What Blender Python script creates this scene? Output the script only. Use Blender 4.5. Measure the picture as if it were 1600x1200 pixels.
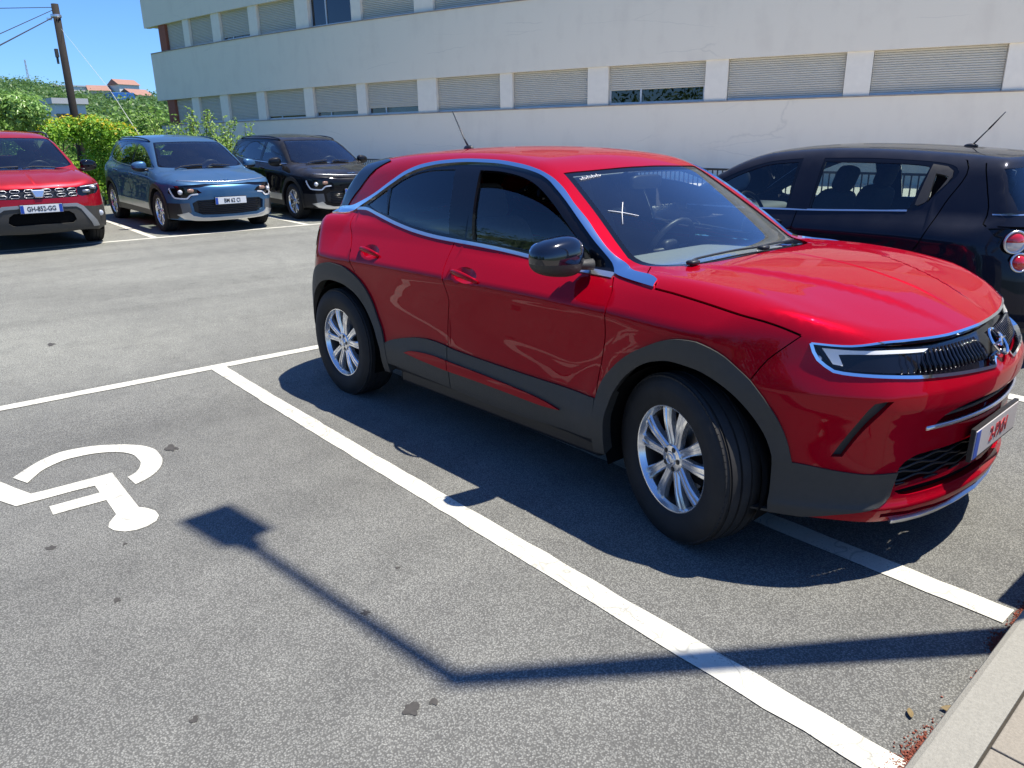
import bpy, math, random
import numpy as np
from mathutils import Vector, Matrix
from mathutils.geometry import delaunay_2d_cdt
random.seed(7); rng = np.random.default_rng(7)
for o in list(bpy.data.objects): bpy.data.objects.remove(o)
sc = bpy.context.scene; col = sc.collection
R = math.radians

# ------------------------------------------------------------ camera
FPX, PITCH, ROLL, YAW, CAMH = 1166.942, 0.3128633, -0.0163253, 2.446948, 1.535173
fwd = Vector((math.cos(YAW)*math.cos(PITCH), math.sin(YAW)*math.cos(PITCH), -math.sin(PITCH)))
r0 = Vector((math.sin(YAW), -math.cos(YAW), 0)); u0 = r0.cross(fwd)
rgt = r0*math.cos(ROLL) + u0*math.sin(ROLL); upv = -r0*math.sin(ROLL) + u0*math.cos(ROLL)
cd = bpy.data.cameras.new('camera'); cam = bpy.data.objects.new('camera', cd); col.objects.link(cam)
cd.sensor_width = 36; cd.lens = FPX/1600*36; cd.clip_end = 3000; cd.clip_start = .05
M = Matrix((( rgt.x, upv.x, -fwd.x), (rgt.y, upv.y, -fwd.y), (rgt.z, upv.z, -fwd.z))).to_4x4()
M.translation = (0, 0, CAMH); cam.matrix_world = M; sc.camera = cam

# ------------------------------------------------------------ sky and sun
SUN_AZ, SUN_EL = 54.85, 70.0
w = bpy.data.worlds.new('World'); sc.world = w; w.use_nodes = True
nt = w.node_tree; nt.nodes.clear()
sky = nt.nodes.new('ShaderNodeTexSky'); sky.sky_type = 'NISHITA'; sky.sun_disc = False
sky.sun_elevation = R(SUN_EL); sky.sun_rotation = R(90 - SUN_AZ)
sky.air_density = 1.0; sky.dust_density = 0.2; sky.ozone_density = 3.0
bg = nt.nodes.new('ShaderNodeBackground'); bg.inputs[1].default_value = 0.10
wo = nt.nodes.new('ShaderNodeOutputWorld')
tint = nt.nodes.new('ShaderNodeMix'); tint.data_type = 'RGBA'; tint.blend_type = 'MULTIPLY'; tint.inputs[0].default_value = 1
tint.inputs[7].default_value = (.41, .65, 1.04, 1); nt.links.new(sky.outputs[0], tint.inputs[6]); nt.links.new(tint.outputs[2], bg.inputs[0]); nt.links.new(bg.outputs[0], wo.inputs[0])
sl = bpy.data.lights.new('sun', 'SUN'); sl.energy = 4.5; sl.angle = R(.53); sl.color = (1.0, .935, .83)
so = bpy.data.objects.new('sun', sl); col.objects.link(so)
sdir = Vector((math.cos(R(SUN_AZ))*math.cos(R(SUN_EL)), math.sin(R(SUN_AZ))*math.cos(R(SUN_EL)), math.sin(R(SUN_EL))))
so.rotation_euler = sdir.to_track_quat('Z', 'Y').to_euler()
sc.view_settings.view_transform = 'Standard'; sc.view_settings.look = 'None'
sc.view_settings.exposure = 0.93; sc.view_settings.gamma = 1

# ------------------------------------------------------------ helpers
def tag(o, label=None, cat=None, group=None, kind=None):
    if label: o['label'] = label
    if cat: o['category'] = cat
    if group: o['group'] = group
    if kind: o['kind'] = kind
    return o
def empty(name, loc=(0, 0, 0), rot=(0, 0, 0), parent=None):
    o = bpy.data.objects.new(name, None); col.objects.link(o); o.location = loc; o.rotation_euler = rot
    o.empty_display_size = .2
    if parent: o.parent = parent
    return o
def mesh_obj(name, V, F, mat, parent=None, smooth=False, loopn=None, mats=None, midx=None):
    me = bpy.data.meshes.new(name)
    me.from_pydata([tuple(map(float, v)) for v in V], [], [tuple(map(int, f)) for f in F])
    for m in (mats or [mat]): me.materials.append(m)
    if midx is not None: me.polygons.foreach_set('material_index', np.asarray(midx, np.int32))
    if smooth or loopn is not None: me.polygons.foreach_set('use_smooth', [True]*len(me.polygons))
    me.update()
    if loopn is not None: me.normals_split_custom_set([tuple(n) for n in loopn])
    o = bpy.data.objects.new(name, me); col.objects.link(o)
    if parent: o.parent = parent
    return o
class MB:
    """collects simple solids into one mesh"""
    def __init__(s): s.V = []; s.F = []
    def add(s, V, F):
        n = len(s.V); s.V += [tuple(v) for v in V]; s.F += [tuple(i + n for i in f) for f in F]; return s
    def box(s, a, b, rot=None, c=None):
        (x0, y0, z0), (x1, y1, z1) = a, b
        V = [(x0,y0,z0),(x1,y0,z0),(x1,y1,z0),(x0,y1,z0),(x0,y0,z1),(x1,y0,z1),(x1,y1,z1),(x0,y1,z1)]
        if rot is not None: V = [tuple(rot @ Vector(v) + Vector(c or (0, 0, 0))) for v in V]
        return s.add(V, [(0,3,2,1),(4,5,6,7),(0,1,5,4),(1,2,6,5),(2,3,7,6),(3,0,4,7)])
    def tube(s, P, r, n=8, cap=True, sq=None):
        P = [Vector(p) for p in P]; rr = r if isinstance(r, (list, tuple)) else [r]*len(P)
        V = []; F = []; ref = None
        for i, p in enumerate(P):
            t = (P[min(i+1, len(P)-1)] - P[max(i-1, 0)]).normalized()
            if ref is None: ref = Vector((0, 0, 1)) if abs(t.z) < .9 else Vector((1, 0, 0))
            a = t.cross(ref).normalized(); b = a.cross(t).normalized(); ref = b if abs(b.dot(t)) < .9 else ref
            for k in range(n):
                an = 2*math.pi*k/n; ca, sa = math.cos(an), math.sin(an)
                q = p + (a*ca*(sq[0] if sq else 1) + b*sa*(sq[1] if sq else 1))*rr[i]; V.append(tuple(q))
        for i in range(len(P)-1):
            for k in range(n): F.append((i*n+k, i*n+(k+1) % n, (i+1)*n+(k+1) % n, (i+1)*n+k))
        if cap: F.append(tuple(range(n-1, -1, -1))); F.append(tuple((len(P)-1)*n+k for k in range(n)))
        return s.add(V, F)
    def lathe(s, prof, n=48, axis='y', c=(0, 0, 0), closed=False):
        """prof: (radius, offset along axis)"""
        V = []; F = []; m = len(prof)
        for k in range(n):
            a = 2*math.pi*k/n; ca, sa = math.cos(a), math.sin(a)
            for (r, t) in prof:
                if axis == 'y': V.append((c[0]+r*ca, c[1]+t, c[2]+r*sa))
                elif axis == 'z': V.append((c[0]+r*ca, c[1]+r*sa, c[2]+t))
                else: V.append((c[0]+t, c[1]+r*ca, c[2]+r*sa))
        for k in range(n):
            for j in range(m if closed else m-1):
                a, b = k*m+j, k*m+(j+1) % m; c2, d = ((k+1) % n)*m+(j+1) % m, ((k+1) % n)*m+j
                F.append((a, b, c2, d) if axis != 'z' else (a, d, c2, b))
        return s.add(V, F)
    def sell(s, c, rad, e=(1, 1), n=(24, 14), rot=None, warp=None):
        """super-ellipsoid"""
        V = []; F = []; N, K = n
        pw = lambda x, p: math.copysign(abs(x)**p, x)
        for i in range(K+1):
            la = -math.pi/2 + math.pi*i/K
            for j in range(N):
                lo = 2*math.pi*j/N
                v = Vector((rad[0]*pw(math.cos(la), e[0])*pw(math.cos(lo), e[1]), rad[1]*pw(math.cos(la), e[0])*pw(math.sin(lo), e[1]), rad[2]*pw(math.sin(la), e[0])))
                if warp: v = Vector(warp(v))
                if rot is not None: v = rot @ v
                V.append(tuple(v + Vector(c)))
        for i in range(K):
            for j in range(N): F.append((i*N+j, i*N+(j+1) % N, (i+1)*N+(j+1) % N, (i+1)*N+j))
        return s.add(V, F)
    def build(s, name, mat, parent=None, smooth=False, bevel=0, auto=None):
        o = mesh_obj(name, s.V, s.F, mat, parent, smooth)
        if bevel:
            b = o.modifiers.new('bevel', 'BEVEL'); b.width = bevel; b.segments = 2; b.limit_method = 'ANGLE'
        if auto: o.data.set_sharp_from_angle(angle=R(auto))
        return o

# ------------------------------------------------------------ materials
def nmat(name):
    m = bpy.data.materials.new(name); m.use_nodes = True
    return m, m.node_tree, m.node_tree.nodes['Principled BSDF']
def pmat(name, c, rough=.5, metal=0, coat=0, spec=.5, noise=0, nscale=30, bump=0, bscale=200, coat_r=.03, emis=None, estr=0):
    m, t, b = nmat(name)
    b.inputs['Base Color'].default_value = (*c, 1); b.inputs['Roughness'].default_value = rough
    b.inputs['Metallic'].default_value = metal; b.inputs['Coat Weight'].default_value = coat
    b.inputs['Coat Roughness'].default_value = coat_r; b.inputs['Specular IOR Level'].default_value = spec
    if noise:
        tc = t.nodes.new('ShaderNodeTexCoord'); n = t.nodes.new('ShaderNodeTexNoise'); n.inputs['Scale'].default_value = nscale
        n.inputs['Detail'].default_value = 5
        t.links.new(tc.outputs['Object'], n.inputs['Vector'])
        mx = t.nodes.new('ShaderNodeMix'); mx.data_type = 'RGBA'
        mx.inputs[6].default_value = (*[v*(1-noise) for v in c], 1); mx.inputs[7].default_value = (*[min(1, v*(1+noise)) for v in c], 1)
        t.links.new(n.outputs['Fac'], mx.inputs[0]); t.links.new(mx.outputs[2], b.inputs['Base Color'])
    if bump:
        tc = t.nodes.new('ShaderNodeTexCoord'); n = t.nodes.new('ShaderNodeTexNoise'); n.inputs['Scale'].default_value = bscale
        bp = t.nodes.new('ShaderNodeBump'); bp.inputs['Strength'].default_value = bump; bp.inputs['Distance'].default_value = .002
        t.links.new(tc.outputs['Object'], n.inputs['Vector']); t.links.new(n.outputs['Fac'], bp.inputs['Height'])
        t.links.new(bp.outputs[0], b.inputs['Normal'])
    if emis: b.inputs['Emission Color'].default_value = (*emis, 1); b.inputs['Emission Strength'].default_value = estr
    return m
def paint(name, c, metal=.4, rough=.38, dust=.06):
    """clear-coated car paint with fine flake and a film of dust on up-facing faces"""
    m, t, b = nmat(name)
    b.inputs['Metallic'].default_value = metal; b.inputs['Roughness'].default_value = rough; b.inputs['Specular Tint'].default_value = (*[min(1, x*1.6) for x in c], 1)
    b.inputs['Coat Weight'].default_value = .75; b.inputs['Coat Roughness'].default_value = .012; b.inputs['Coat IOR'].default_value = 1.36; b.inputs['Specular IOR Level'].default_value = .0
    tc = t.nodes.new('ShaderNodeTexCoord')
    v = t.nodes.new('ShaderNodeTexVoronoi'); v.inputs['Scale'].default_value = 900
    t.links.new(tc.outputs['Object'], v.inputs['Vector'])
    mx = t.nodes.new('ShaderNodeMix'); mx.data_type = 'RGBA'
    mx.inputs[6].default_value = (*[x*.86 for x in c], 1); mx.inputs[7].default_value = (*[min(1, x*1.18) for x in c], 1)
    t.links.new(v.outputs['Distance'], mx.inputs[0])
    n = t.nodes.new('ShaderNodeTexNoise'); n.inputs['Scale'].default_value = 5; n.inputs['Detail'].default_value = 8
    t.links.new(tc.outputs['Object'], n.inputs['Vector'])
    g = t.nodes.new('ShaderNodeNewGeometry'); sp = t.nodes.new('ShaderNodeSeparateXYZ'); t.links.new(g.outputs['Normal'], sp.inputs[0])
    mu = t.nodes.new('ShaderNodeMath'); mu.operation = 'MULTIPLY'; mu.use_clamp = True; t.links.new(sp.outputs['Z'], mu.inputs[0]); t.links.new(n.outputs['Fac'], mu.inputs[1])
    m2 = t.nodes.new('ShaderNodeMath'); m2.operation = 'MULTIPLY'; t.links.new(mu.outputs[0], m2.inputs[0]); m2.inputs[1].default_value = dust*2
    md = t.nodes.new('ShaderNodeMix'); md.data_type = 'RGBA'; t.links.new(m2.outputs[0], md.inputs[0])
    t.links.new(mx.outputs[2], md.inputs[6]); md.inputs[7].default_value = (.42, .39, .34, 1)
    t.links.new(md.outputs[2], b.inputs['Base Color'])
    return m
def glassm(name, tint=(.30, .38, .37), ior=1.5, dust=.0, refl=1.7):
    m = bpy.data.materials.new(name); m.use_nodes = True; t = m.node_tree; t.nodes.clear()
    o = t.nodes.new('ShaderNodeOutputMaterial'); tr = t.nodes.new('ShaderNodeBsdfTransparent'); tr.inputs[0].default_value = (*tint, 1)
    gl = t.nodes.new('ShaderNodeBsdfGlossy'); gl.inputs['Roughness'].default_value = .0; gl.inputs[0].default_value = (.95, .97, 1, 1)
    fr = t.nodes.new('ShaderNodeFresnel'); fr.inputs[0].default_value = ior
    mp = t.nodes.new('ShaderNodeMath'); mp.operation = 'MULTIPLY'; mp.inputs[1].default_value = refl; mp.use_clamp = True; t.links.new(fr.outputs[0], mp.inputs[0])
    mx = t.nodes.new('ShaderNodeMixShader'); t.links.new(mp.outputs[0], mx.inputs[0]); t.links.new(tr.outputs[0], mx.inputs[1]); t.links.new(gl.outputs[0], mx.inputs[2])
    last = mx
    if dust:
        df = t.nodes.new('ShaderNodeBsdfDiffuse'); df.inputs[0].default_value = (.55, .55, .52, 1)
        tc = t.nodes.new('ShaderNodeTexCoord'); n = t.nodes.new('ShaderNodeTexNoise'); n.inputs['Scale'].default_value = 4; n.inputs['Detail'].default_value = 9; n.inputs['Roughness'].default_value = .7
        t.links.new(tc.outputs['Object'], n.inputs['Vector'])
        ml = t.nodes.new('ShaderNodeMath'); ml.operation = 'MULTIPLY'; ml.inputs[1].default_value = dust; t.links.new(n.outputs['Fac'], ml.inputs[0])
        m2 = t.nodes.new('ShaderNodeMixShader'); t.links.new(ml.outputs[0], m2.inputs[0]); t.links.new(mx.outputs[0], m2.inputs[1]); t.links.new(df.outputs[0], m2.inputs[2]); last = m2
    t.links.new(last.outputs[0], o.inputs[0]); return m
MT = dict(
    black=pmat('black_plastic', (.012, .012, .013), .45, bump=.15, bscale=500),
    gloss=pmat('gloss_black', (.005, .005, .007), .06, coat=0, spec=.42),
    clad=pmat('textured_cladding', (.038, .036, .031), .55, noise=.2, nscale=40, bump=.5, bscale=900),
    dark=pmat('dark_void', (.004, .004, .004), .9, spec=.1),
    rubber=pmat('tyre_rubber', (.022, .021, .020), .72, noise=.45, nscale=14, bump=.35, bscale=300, spec=.3),
    chrome=pmat('chrome', (.82, .83, .85), .07, 1),
    satin=pmat('satin_metal', (.62, .63, .65), .28, .9),
    alloy=pmat('silver_alloy', (.78, .78, .78), .22, .75, coat=.7, noise=.04, nscale=60),
    alloy_dark=pmat('dark_alloy', (.02, .02, .022), .3, .5, coat=.6),
    disc=pmat('brake_steel', (.22, .20, .18), .4, .9),
    lensw=pmat('clear_lens', (.55, .57, .6), .08, .2, coat=1),
    white=pmat('plate_white', (.72, .73, .72), .35),
    blue=pmat('plate_blue', (.01, .06, .35), .35),
    ink=pmat('plate_ink', (.01, .01, .012), .5),
    redl=pmat('red_lens', (.50, .006, .008), .12, coat=1),
    amber=pmat('amber_lens', (.36, .20, .13), .15, coat=1),
    seat=pmat('seat_fabric', (.045, .047, .052), .9, noise=.3, nscale=60),
    trim=pmat('dash_plastic', (.22, .235, .24), .75, noise=.15, nscale=40),
    liner=pmat('headliner', (.35, .34, .31), .9),
    ws=glassm('windscreen_glass', (.72, .80, .78), 1.5, .015, 1.75),
    glass=glassm('side_glass', (.60, .68, .66), 1.5, 0, 1.3),
    mirror=pmat('mirror_glass', (.8, .82, .85), .02, 1),
    whitemark=pmat('white_marker', (.8, .8, .78), .7),
)

# ------------------------------------------------------------ car skin as a smooth field
def spl(xs, ys, x):
    """smooth monotone cubic (pchip) interpolation, linear beyond the ends"""
    xs = np.asarray(xs, float); ys = np.asarray(ys, float); x = np.asarray(x, float)
    h = np.diff(xs); d = np.diff(ys) / h
    m = np.zeros_like(ys)
    if len(xs) > 2:
        a = d[:-1]; b = d[1:]
        w1 = 2 * h[1:] + h[:-1]; w2 = h[1:] + 2 * h[:-1]
        ok = a * b > 0
        m[1:-1] = np.where(ok, (w1 + w2) / (w1 / np.where(ok, a, 1) + w2 / np.where(ok, b, 1)), 0)
    m[0] = d[0]; m[-1] = d[-1]
    k = np.clip(np.searchsorted(xs, x) - 1, 0, len(xs) - 2)
    t = (x - xs[k]) / h[k]; tc = np.clip(t, 0, 1)
    v = ((2*tc**3 - 3*tc**2 + 1) * ys[k] + (tc**3 - 2*tc**2 + tc) * h[k] * m[k]
         + (-2*tc**3 + 3*tc**2) * ys[k+1] + (tc**3 - tc**2) * h[k] * m[k+1])
    return v + np.where(t < 0, (t) * h[k] * m[k], 0) + np.where(t > 1, (t - 1) * h[k] * m[k+1], 0)
def crs(xs, ys, x):
    """Catmull-Rom (smooth, may overshoot a little), linear beyond the ends"""
    xs = np.asarray(xs, float); ys = np.asarray(ys, float); x = np.asarray(x, float)
    m = np.gradient(ys, xs); h = np.diff(xs)
    k = np.clip(np.searchsorted(xs, x) - 1, 0, len(xs) - 2)
    t = (x - xs[k]) / h[k]; tc = np.clip(t, 0, 1)
    v = ((2*tc**3 - 3*tc**2 + 1) * ys[k] + (tc**3 - 2*tc**2 + tc) * h[k] * m[k]
         + (-2*tc**3 + 3*tc**2) * ys[k+1] + (tc**3 - tc**2) * h[k] * m[k+1])
    return v + np.where(t < 0, t * h[k] * m[k], 0) + np.where(t > 1, (t - 1) * h[k] * m[k+1], 0)
def smax(a, b, k):
    h = np.maximum(k - np.abs(a - b), 0)
    return np.maximum(a, b) + h * h / (4 * k)
def smin(a, b, k):
    return -smax(-a, -b, k)
class Shape:
    """closed car skin as a field: negative inside. All tables are in metres, x forward from the front axle."""
    def __init__(s, **kw):
        s.__dict__.update(kw)
        def tab(k, fn, lo, hi):
            xs, ys = getattr(s, k)
            if k in ('crown', 'nosey', 'taily', 'rcrown', 'wsbow', 'bgbow'): xs = [-xs[1]] + list(xs); ys = [ys[1]] + list(ys)
            g = np.linspace(lo, hi, 3000); v = fn(xs, ys, g); d0 = (v[1]-v[0])/(g[1]-g[0]); d1 = (v[-1]-v[-2])/(g[1]-g[0])
            setattr(s, '_'+k, (g, v))
        for k in ('plan', 'gplan'): tab(k, spl, -6, 3)
        for k in ('deck', 'roof'): tab(k, crs, -6, 3)
        for k in ('prof', 'gprof'): tab(k, crs, -.5, 2.5)
        for k in ('nose', 'tail', 'wsprof', 'bgprof'): tab(k, spl, -.5, 2.5)
        for k in ('crown', 'nosey', 'taily', 'rcrown', 'wsbow', 'bgbow'): tab(k, crs, 0, 1.6)
    def t(s, k, x):
        g, v = getattr(s, '_'+k); return np.interp(x, g, v)
    def __call__(s, X, Y, Z):
        y = np.abs(Y)
        # lower body side: width profile over z, scaled by plan
        w = s.t('plan', X) + s.t('prof', Z)
        for (ax, az, r, amp, sg) in s.flares:
            w = w + amp * np.exp(-((np.hypot(X - ax, Z - az) - r) / sg) ** 2)
        if hasattr(s, 'extra'): w = w + s.extra(X, Z)
        side = (y - w) * .97
        zt = s.t('deck', X) - s.t('crown', y)
        if hasattr(s, 'hoodx'): zt = zt + s.hoodx(X, y)
        top = (Z - zt) * .95
        fr = (X - (s.t('nose', Z) - s.t('nosey', y))) * .9
        rr = (-X - (s.t('tail', Z) - s.t('taily', y))) * .9
        bot = s.bottom(X) - Z if callable(s.bottom) else s.bottom - Z
        low = smax(side, top, s.rsh)
        low = smax(low, fr, s.rfr); low = smax(low, rr, s.rrr); low = smax(low, bot, .03)
        # greenhouse
        gw = s.t('gplan', X) + s.t('gprof', Z)
        gs = (y - gw) * .93
        gt = (Z - (s.t('roof', X) - s.t('rcrown', y))) * .97
        wsx = s.t('wsprof', Z) - s.t('wsbow', y)
        ws = (X - wsx) * s.wsn
        bgx = s.t('bgprof', Z) + s.t('bgbow', y)
        bg = (bgx - X) * .8
        g = smax(gs, gt, s.rroof); g = smax(g, ws, s.rws); g = smax(g, bg, s.rbg)
        g = smax(g, s.gbase - Z, .02)
        return smin(low, g, s.rbelt)
    def grad(s, X, Y, Z, e=1.5e-3):
        g = np.stack([s(X+e, Y, Z) - s(X-e, Y, Z), s(X, Y+e, Z) - s(X, Y-e, Z), s(X, Y, Z+e) - s(X, Y, Z-e)], -1)
        return g / np.maximum(np.linalg.norm(g, axis=-1, keepdims=True), 1e-9)
    def cast(s, O, D, n=48, tmax=9):
        """rays from outside; returns points on the skin"""
        O = np.asarray(O, float); D = np.asarray(D, float)
        t = np.zeros(len(O))
        for _ in range(n):
            P = O + D * t[:, None]
            v = s(P[:, 0], P[:, 1], P[:, 2])
            t = np.minimum(t + v * .93, tmax)
        return O + D * t[:, None], np.abs(v) < 2e-3
    # views: 2-D parameters -> ray
    def lift(s, view, uv, side=-1, off=0):
        uv = np.asarray(uv, float); n = len(uv); a, b = uv[:, 0], uv[:, 1]
        if view == 'side':
            O = np.stack([a, np.full(n, 1.15 * side), b], -1); D = np.tile([0., -side, 0.], (n, 1))
        elif view == 'top':
            O = np.stack([a, b, np.full(n, 1.9)], -1); D = np.tile([0., 0., -1.], (n, 1))
        else:
            sg = 1 if view == 'front' else -1
            ax = s.faxis if view == 'front' else s.raxis
            th = a / .85
            d = np.stack([np.cos(th) * sg, np.sin(th), 0 * th], -1)
            O = np.stack([np.full(n, ax), 0 * b, b], -1) + d * 1.9; D = -d
        P, ok = s.cast(O, D)
        N = s.grad(P[:, 0], P[:, 1], P[:, 2])
        return P + N * off, N
    def drop(s, view, P):
        """3-D points -> 2-D parameters of a view"""
        P = np.asarray(P, float)
        if view == 'side': return P[:, [0, 2]]
        if view == 'top': return P[:, [0, 1]]
        sg = 1 if view == 'front' else -1
        ax = s.faxis if view == 'front' else s.raxis
        return np.stack([np.arctan2(P[:, 1], (P[:, 0] - ax) * sg) * .85, P[:, 2]], -1)
MOK = Shape(
    plan=([-3.35,-3.1,-2.9,-2.56,-2.1,-1.5,-.9,-.4,0,.3,.5,.8], [.78,.85,.872,.880,.872,.868,.868,.872,.878,.870,.85,.80]),
    prof=([.15,.22,.3,.4,.52,.64,.74,.81,.860,.880,.900,.93,1.0,1.05,1.12], [-.06,-.035,-.01,.0,-.014,-.018,-.008,.002,.0095,.0105,.004,-.012,-.050,-.078,-.120]),
    flares=[(0,.335,.42,.018,.10),(-2.561,.335,.42,.018,.10)],
    deck=([-3.5,-3.2,-3.0,-2.4,-1.5,-.9,-.31,0,.3,.5,.65,.8], [1.03,1.07,1.115,1.145,1.11,1.07,1.045,1.040,1.005,.955,.900,.83]),
    crown=([0,.3,.5,.65,.75,.82,.9], [0,.004,.010,.014,.022,.048,.12]),
    nose=([.15,.20,.25,.29,.315,.36,.45,.53,.60,.66,.70,.74,.8,.9,1.0], [.76,.80,.832,.842,.828,.826,.832,.836,.848,.860,.858,.840,.806,.760,.69]),
    nosey=([0,.2,.4,.55,.65,.75,.85,.95], [0,.013,.054,.113,.18,.305,.50,.75]),
    tail=([.15,.3,.45,.6,.8,.95,1.05,1.2], [3.22,3.30,3.335,3.33,3.28,3.22,3.17,3.1]),
    taily=([0,.3,.5,.65,.75,.82,.9], [0,.02,.06,.14,.24,.36,.5]),
    bottom=.19, rsh=.08, rfr=.06, rrr=.06,
    gplan=([-3.4,-3.1,-2.7,-2.2,-1.6,-1.1,-.6,-.2,.1], [.60,.66,.735,.785,.81,.82,.81,.78,.74]),
    gprof=([.75,.95,1.04,1.11,1.2,1.35,1.45,1.55], [-.17,-.11,-.080,-.083,-.108,-.178,-.235,-.30]),
    roof=([-3.4,-3.1,-2.8,-2.4,-2.0,-1.6,-1.3,-1.0,-.7], [1.32,1.385,1.44,1.487,1.508,1.512,1.50,1.465,1.41]),
    rcrown=([0,.3,.5,.6,.7], [0,.010,.03,.05,.08]),
    wsprof=([.9,1.02,1.2,1.4,1.5,1.6], [-.09,-.27,-.545,-.875,-1.05,-1.24]),
    wsbow=([0,.3,.5,.65,.75,.85], [0,.02,.055,.10,.14,.20]), wsn=.53,
    bgprof=([.9,1.05,1.2,1.35,1.42,1.5], [-3.26,-3.18,-3.04,-2.90,-2.83,-2.75]),
    bgbow=([0,.3,.5,.65,.75], [0,.03,.09,.17,.25]),
    rroof=.08, rws=.05, rbg=.04, rbelt=.025, gbase=.86, faxis=-.05, raxis=-2.4,
    extra=lambda X, Z: -.036*np.clip((Z-.885)/.12, 0, 1.2)*np.clip((-X-.10)/.35, 0, 1)*np.clip((X+2.95)/.35, 0, 1),
    hoodx=lambda X, y: .011*(lambda t: t*t*(3-2*t))(np.clip((np.interp(X, [-.3,.2,.7], [.56,.42,.20])-y)/.055, 0, 1))*np.clip((X+.25)/.2, 0, 1)*np.clip((.75-X)/.25, 0, 1))

# ------------------------------------------------------------ cutting a skin into panels
def crv(P, step=.03, closed=False):
    """smooth curve through points (any dimension), resampled"""
    P = np.asarray(P, float)
    if closed: P = np.vstack([P, P[:1]])
    d = np.r_[0, np.cumsum(np.linalg.norm(np.diff(P, axis=0), axis=1) + 1e-9)]
    if len(P) == 2:
        n = max(1, int(round(d[-1]/step))); t = np.linspace(0, 1, n+1)[:, None]; return P[0]*(1-t) + P[1]*t
    n = max(2, int(math.ceil(d[-1]/step))); t = np.linspace(0, d[-1], n+1)
    return np.stack([spl(d, P[:, k], t) for k in range(P.shape[1])], -1)
def join(*cs):
    out = []
    for c in cs:
        for q in c:
            if not out or np.linalg.norm(np.array(q) - out[-1]) > 1e-3: out.append(np.array(q, float))
    if np.linalg.norm(out[0] - out[-1]) < 1e-3: out.pop()
    return np.array(out)
def dens(P, step=.04):
    """straight-edged closed polygon, long edges subdivided"""
    P = np.asarray(P, float); out = []
    for a, b in zip(P, np.roll(P, -1, 0)):
        n = max(1, int(math.ceil(np.linalg.norm(b-a)/step)))
        for k in range(n): out.append(a + (b-a)*k/n)
    return np.array(out)
def strip(P, w):
    """thin polygon following a polyline"""
    P = np.asarray(P, float); t = np.gradient(P, axis=0); t /= np.linalg.norm(t, axis=1, keepdims=True)+1e-9
    n = np.stack([-t[:, 1], t[:, 0]], -1)
    return np.vstack([P + n*w/2, (P - n*w/2)[::-1]])
def inside(poly, Q):
    x, y = Q[:, 0], Q[:, 1]; c = np.zeros(len(Q), bool); px, py = poly[:, 0], poly[:, 1]; j = len(poly)-1
    for i in range(len(poly)):
        k = ((py[i] > y) != (py[j] > y))
        if k.any():
            xi = (px[j]-px[i])*(y-py[i])/((py[j]-py[i]) if py[j] != py[i] else 1e-12)+px[i]
            c ^= k & (x < xi)
        j = i
    return c
def ell(c, rx, ry, n=28, rot=0):
    t = np.linspace(0, 2*np.pi, n, endpoint=False); x, y = rx*np.cos(t), ry*np.sin(t)
    return np.stack([c[0]+x*math.cos(rot)-y*math.sin(rot), c[1]+x*math.sin(rot)+y*math.cos(rot)], -1)
def mir(P): 
    P = np.array(P, float).copy()
    if P.shape[1] == 2: P[:, 0] *= -1      # front / rear views: (theta, z)
    else: P[:, 1] *= -1
    return P[::-1]
def mirt(P):
    P = np.array(P, float).copy(); P[:, 1] *= -1; return P[::-1]   # top view (x, y)
def comps(t, V2):
    """connected pieces of a triangle set; slivers are dropped"""
    lab = np.arange(len(V2)); 
    while True:
        m = lab[t].min(1); n = lab.copy(); np.minimum.at(n, t.ravel(), np.repeat(m, 3)); n = n[n]
        if (n == lab).all(): break
        lab = n
    L = lab[t[:, 0]]; out = []
    a, b, c = V2[t[:, 0]], V2[t[:, 1]], V2[t[:, 2]]; ar = np.abs((b[:, 0]-a[:, 0])*(c[:, 1]-a[:, 1])-(b[:, 1]-a[:, 1])*(c[:, 0]-a[:, 0]))/2
    for k in np.unique(L):
        w_ = L == k
        if ar[w_].sum() > 2.5e-4: out.append(t[w_])
    return out
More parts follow.
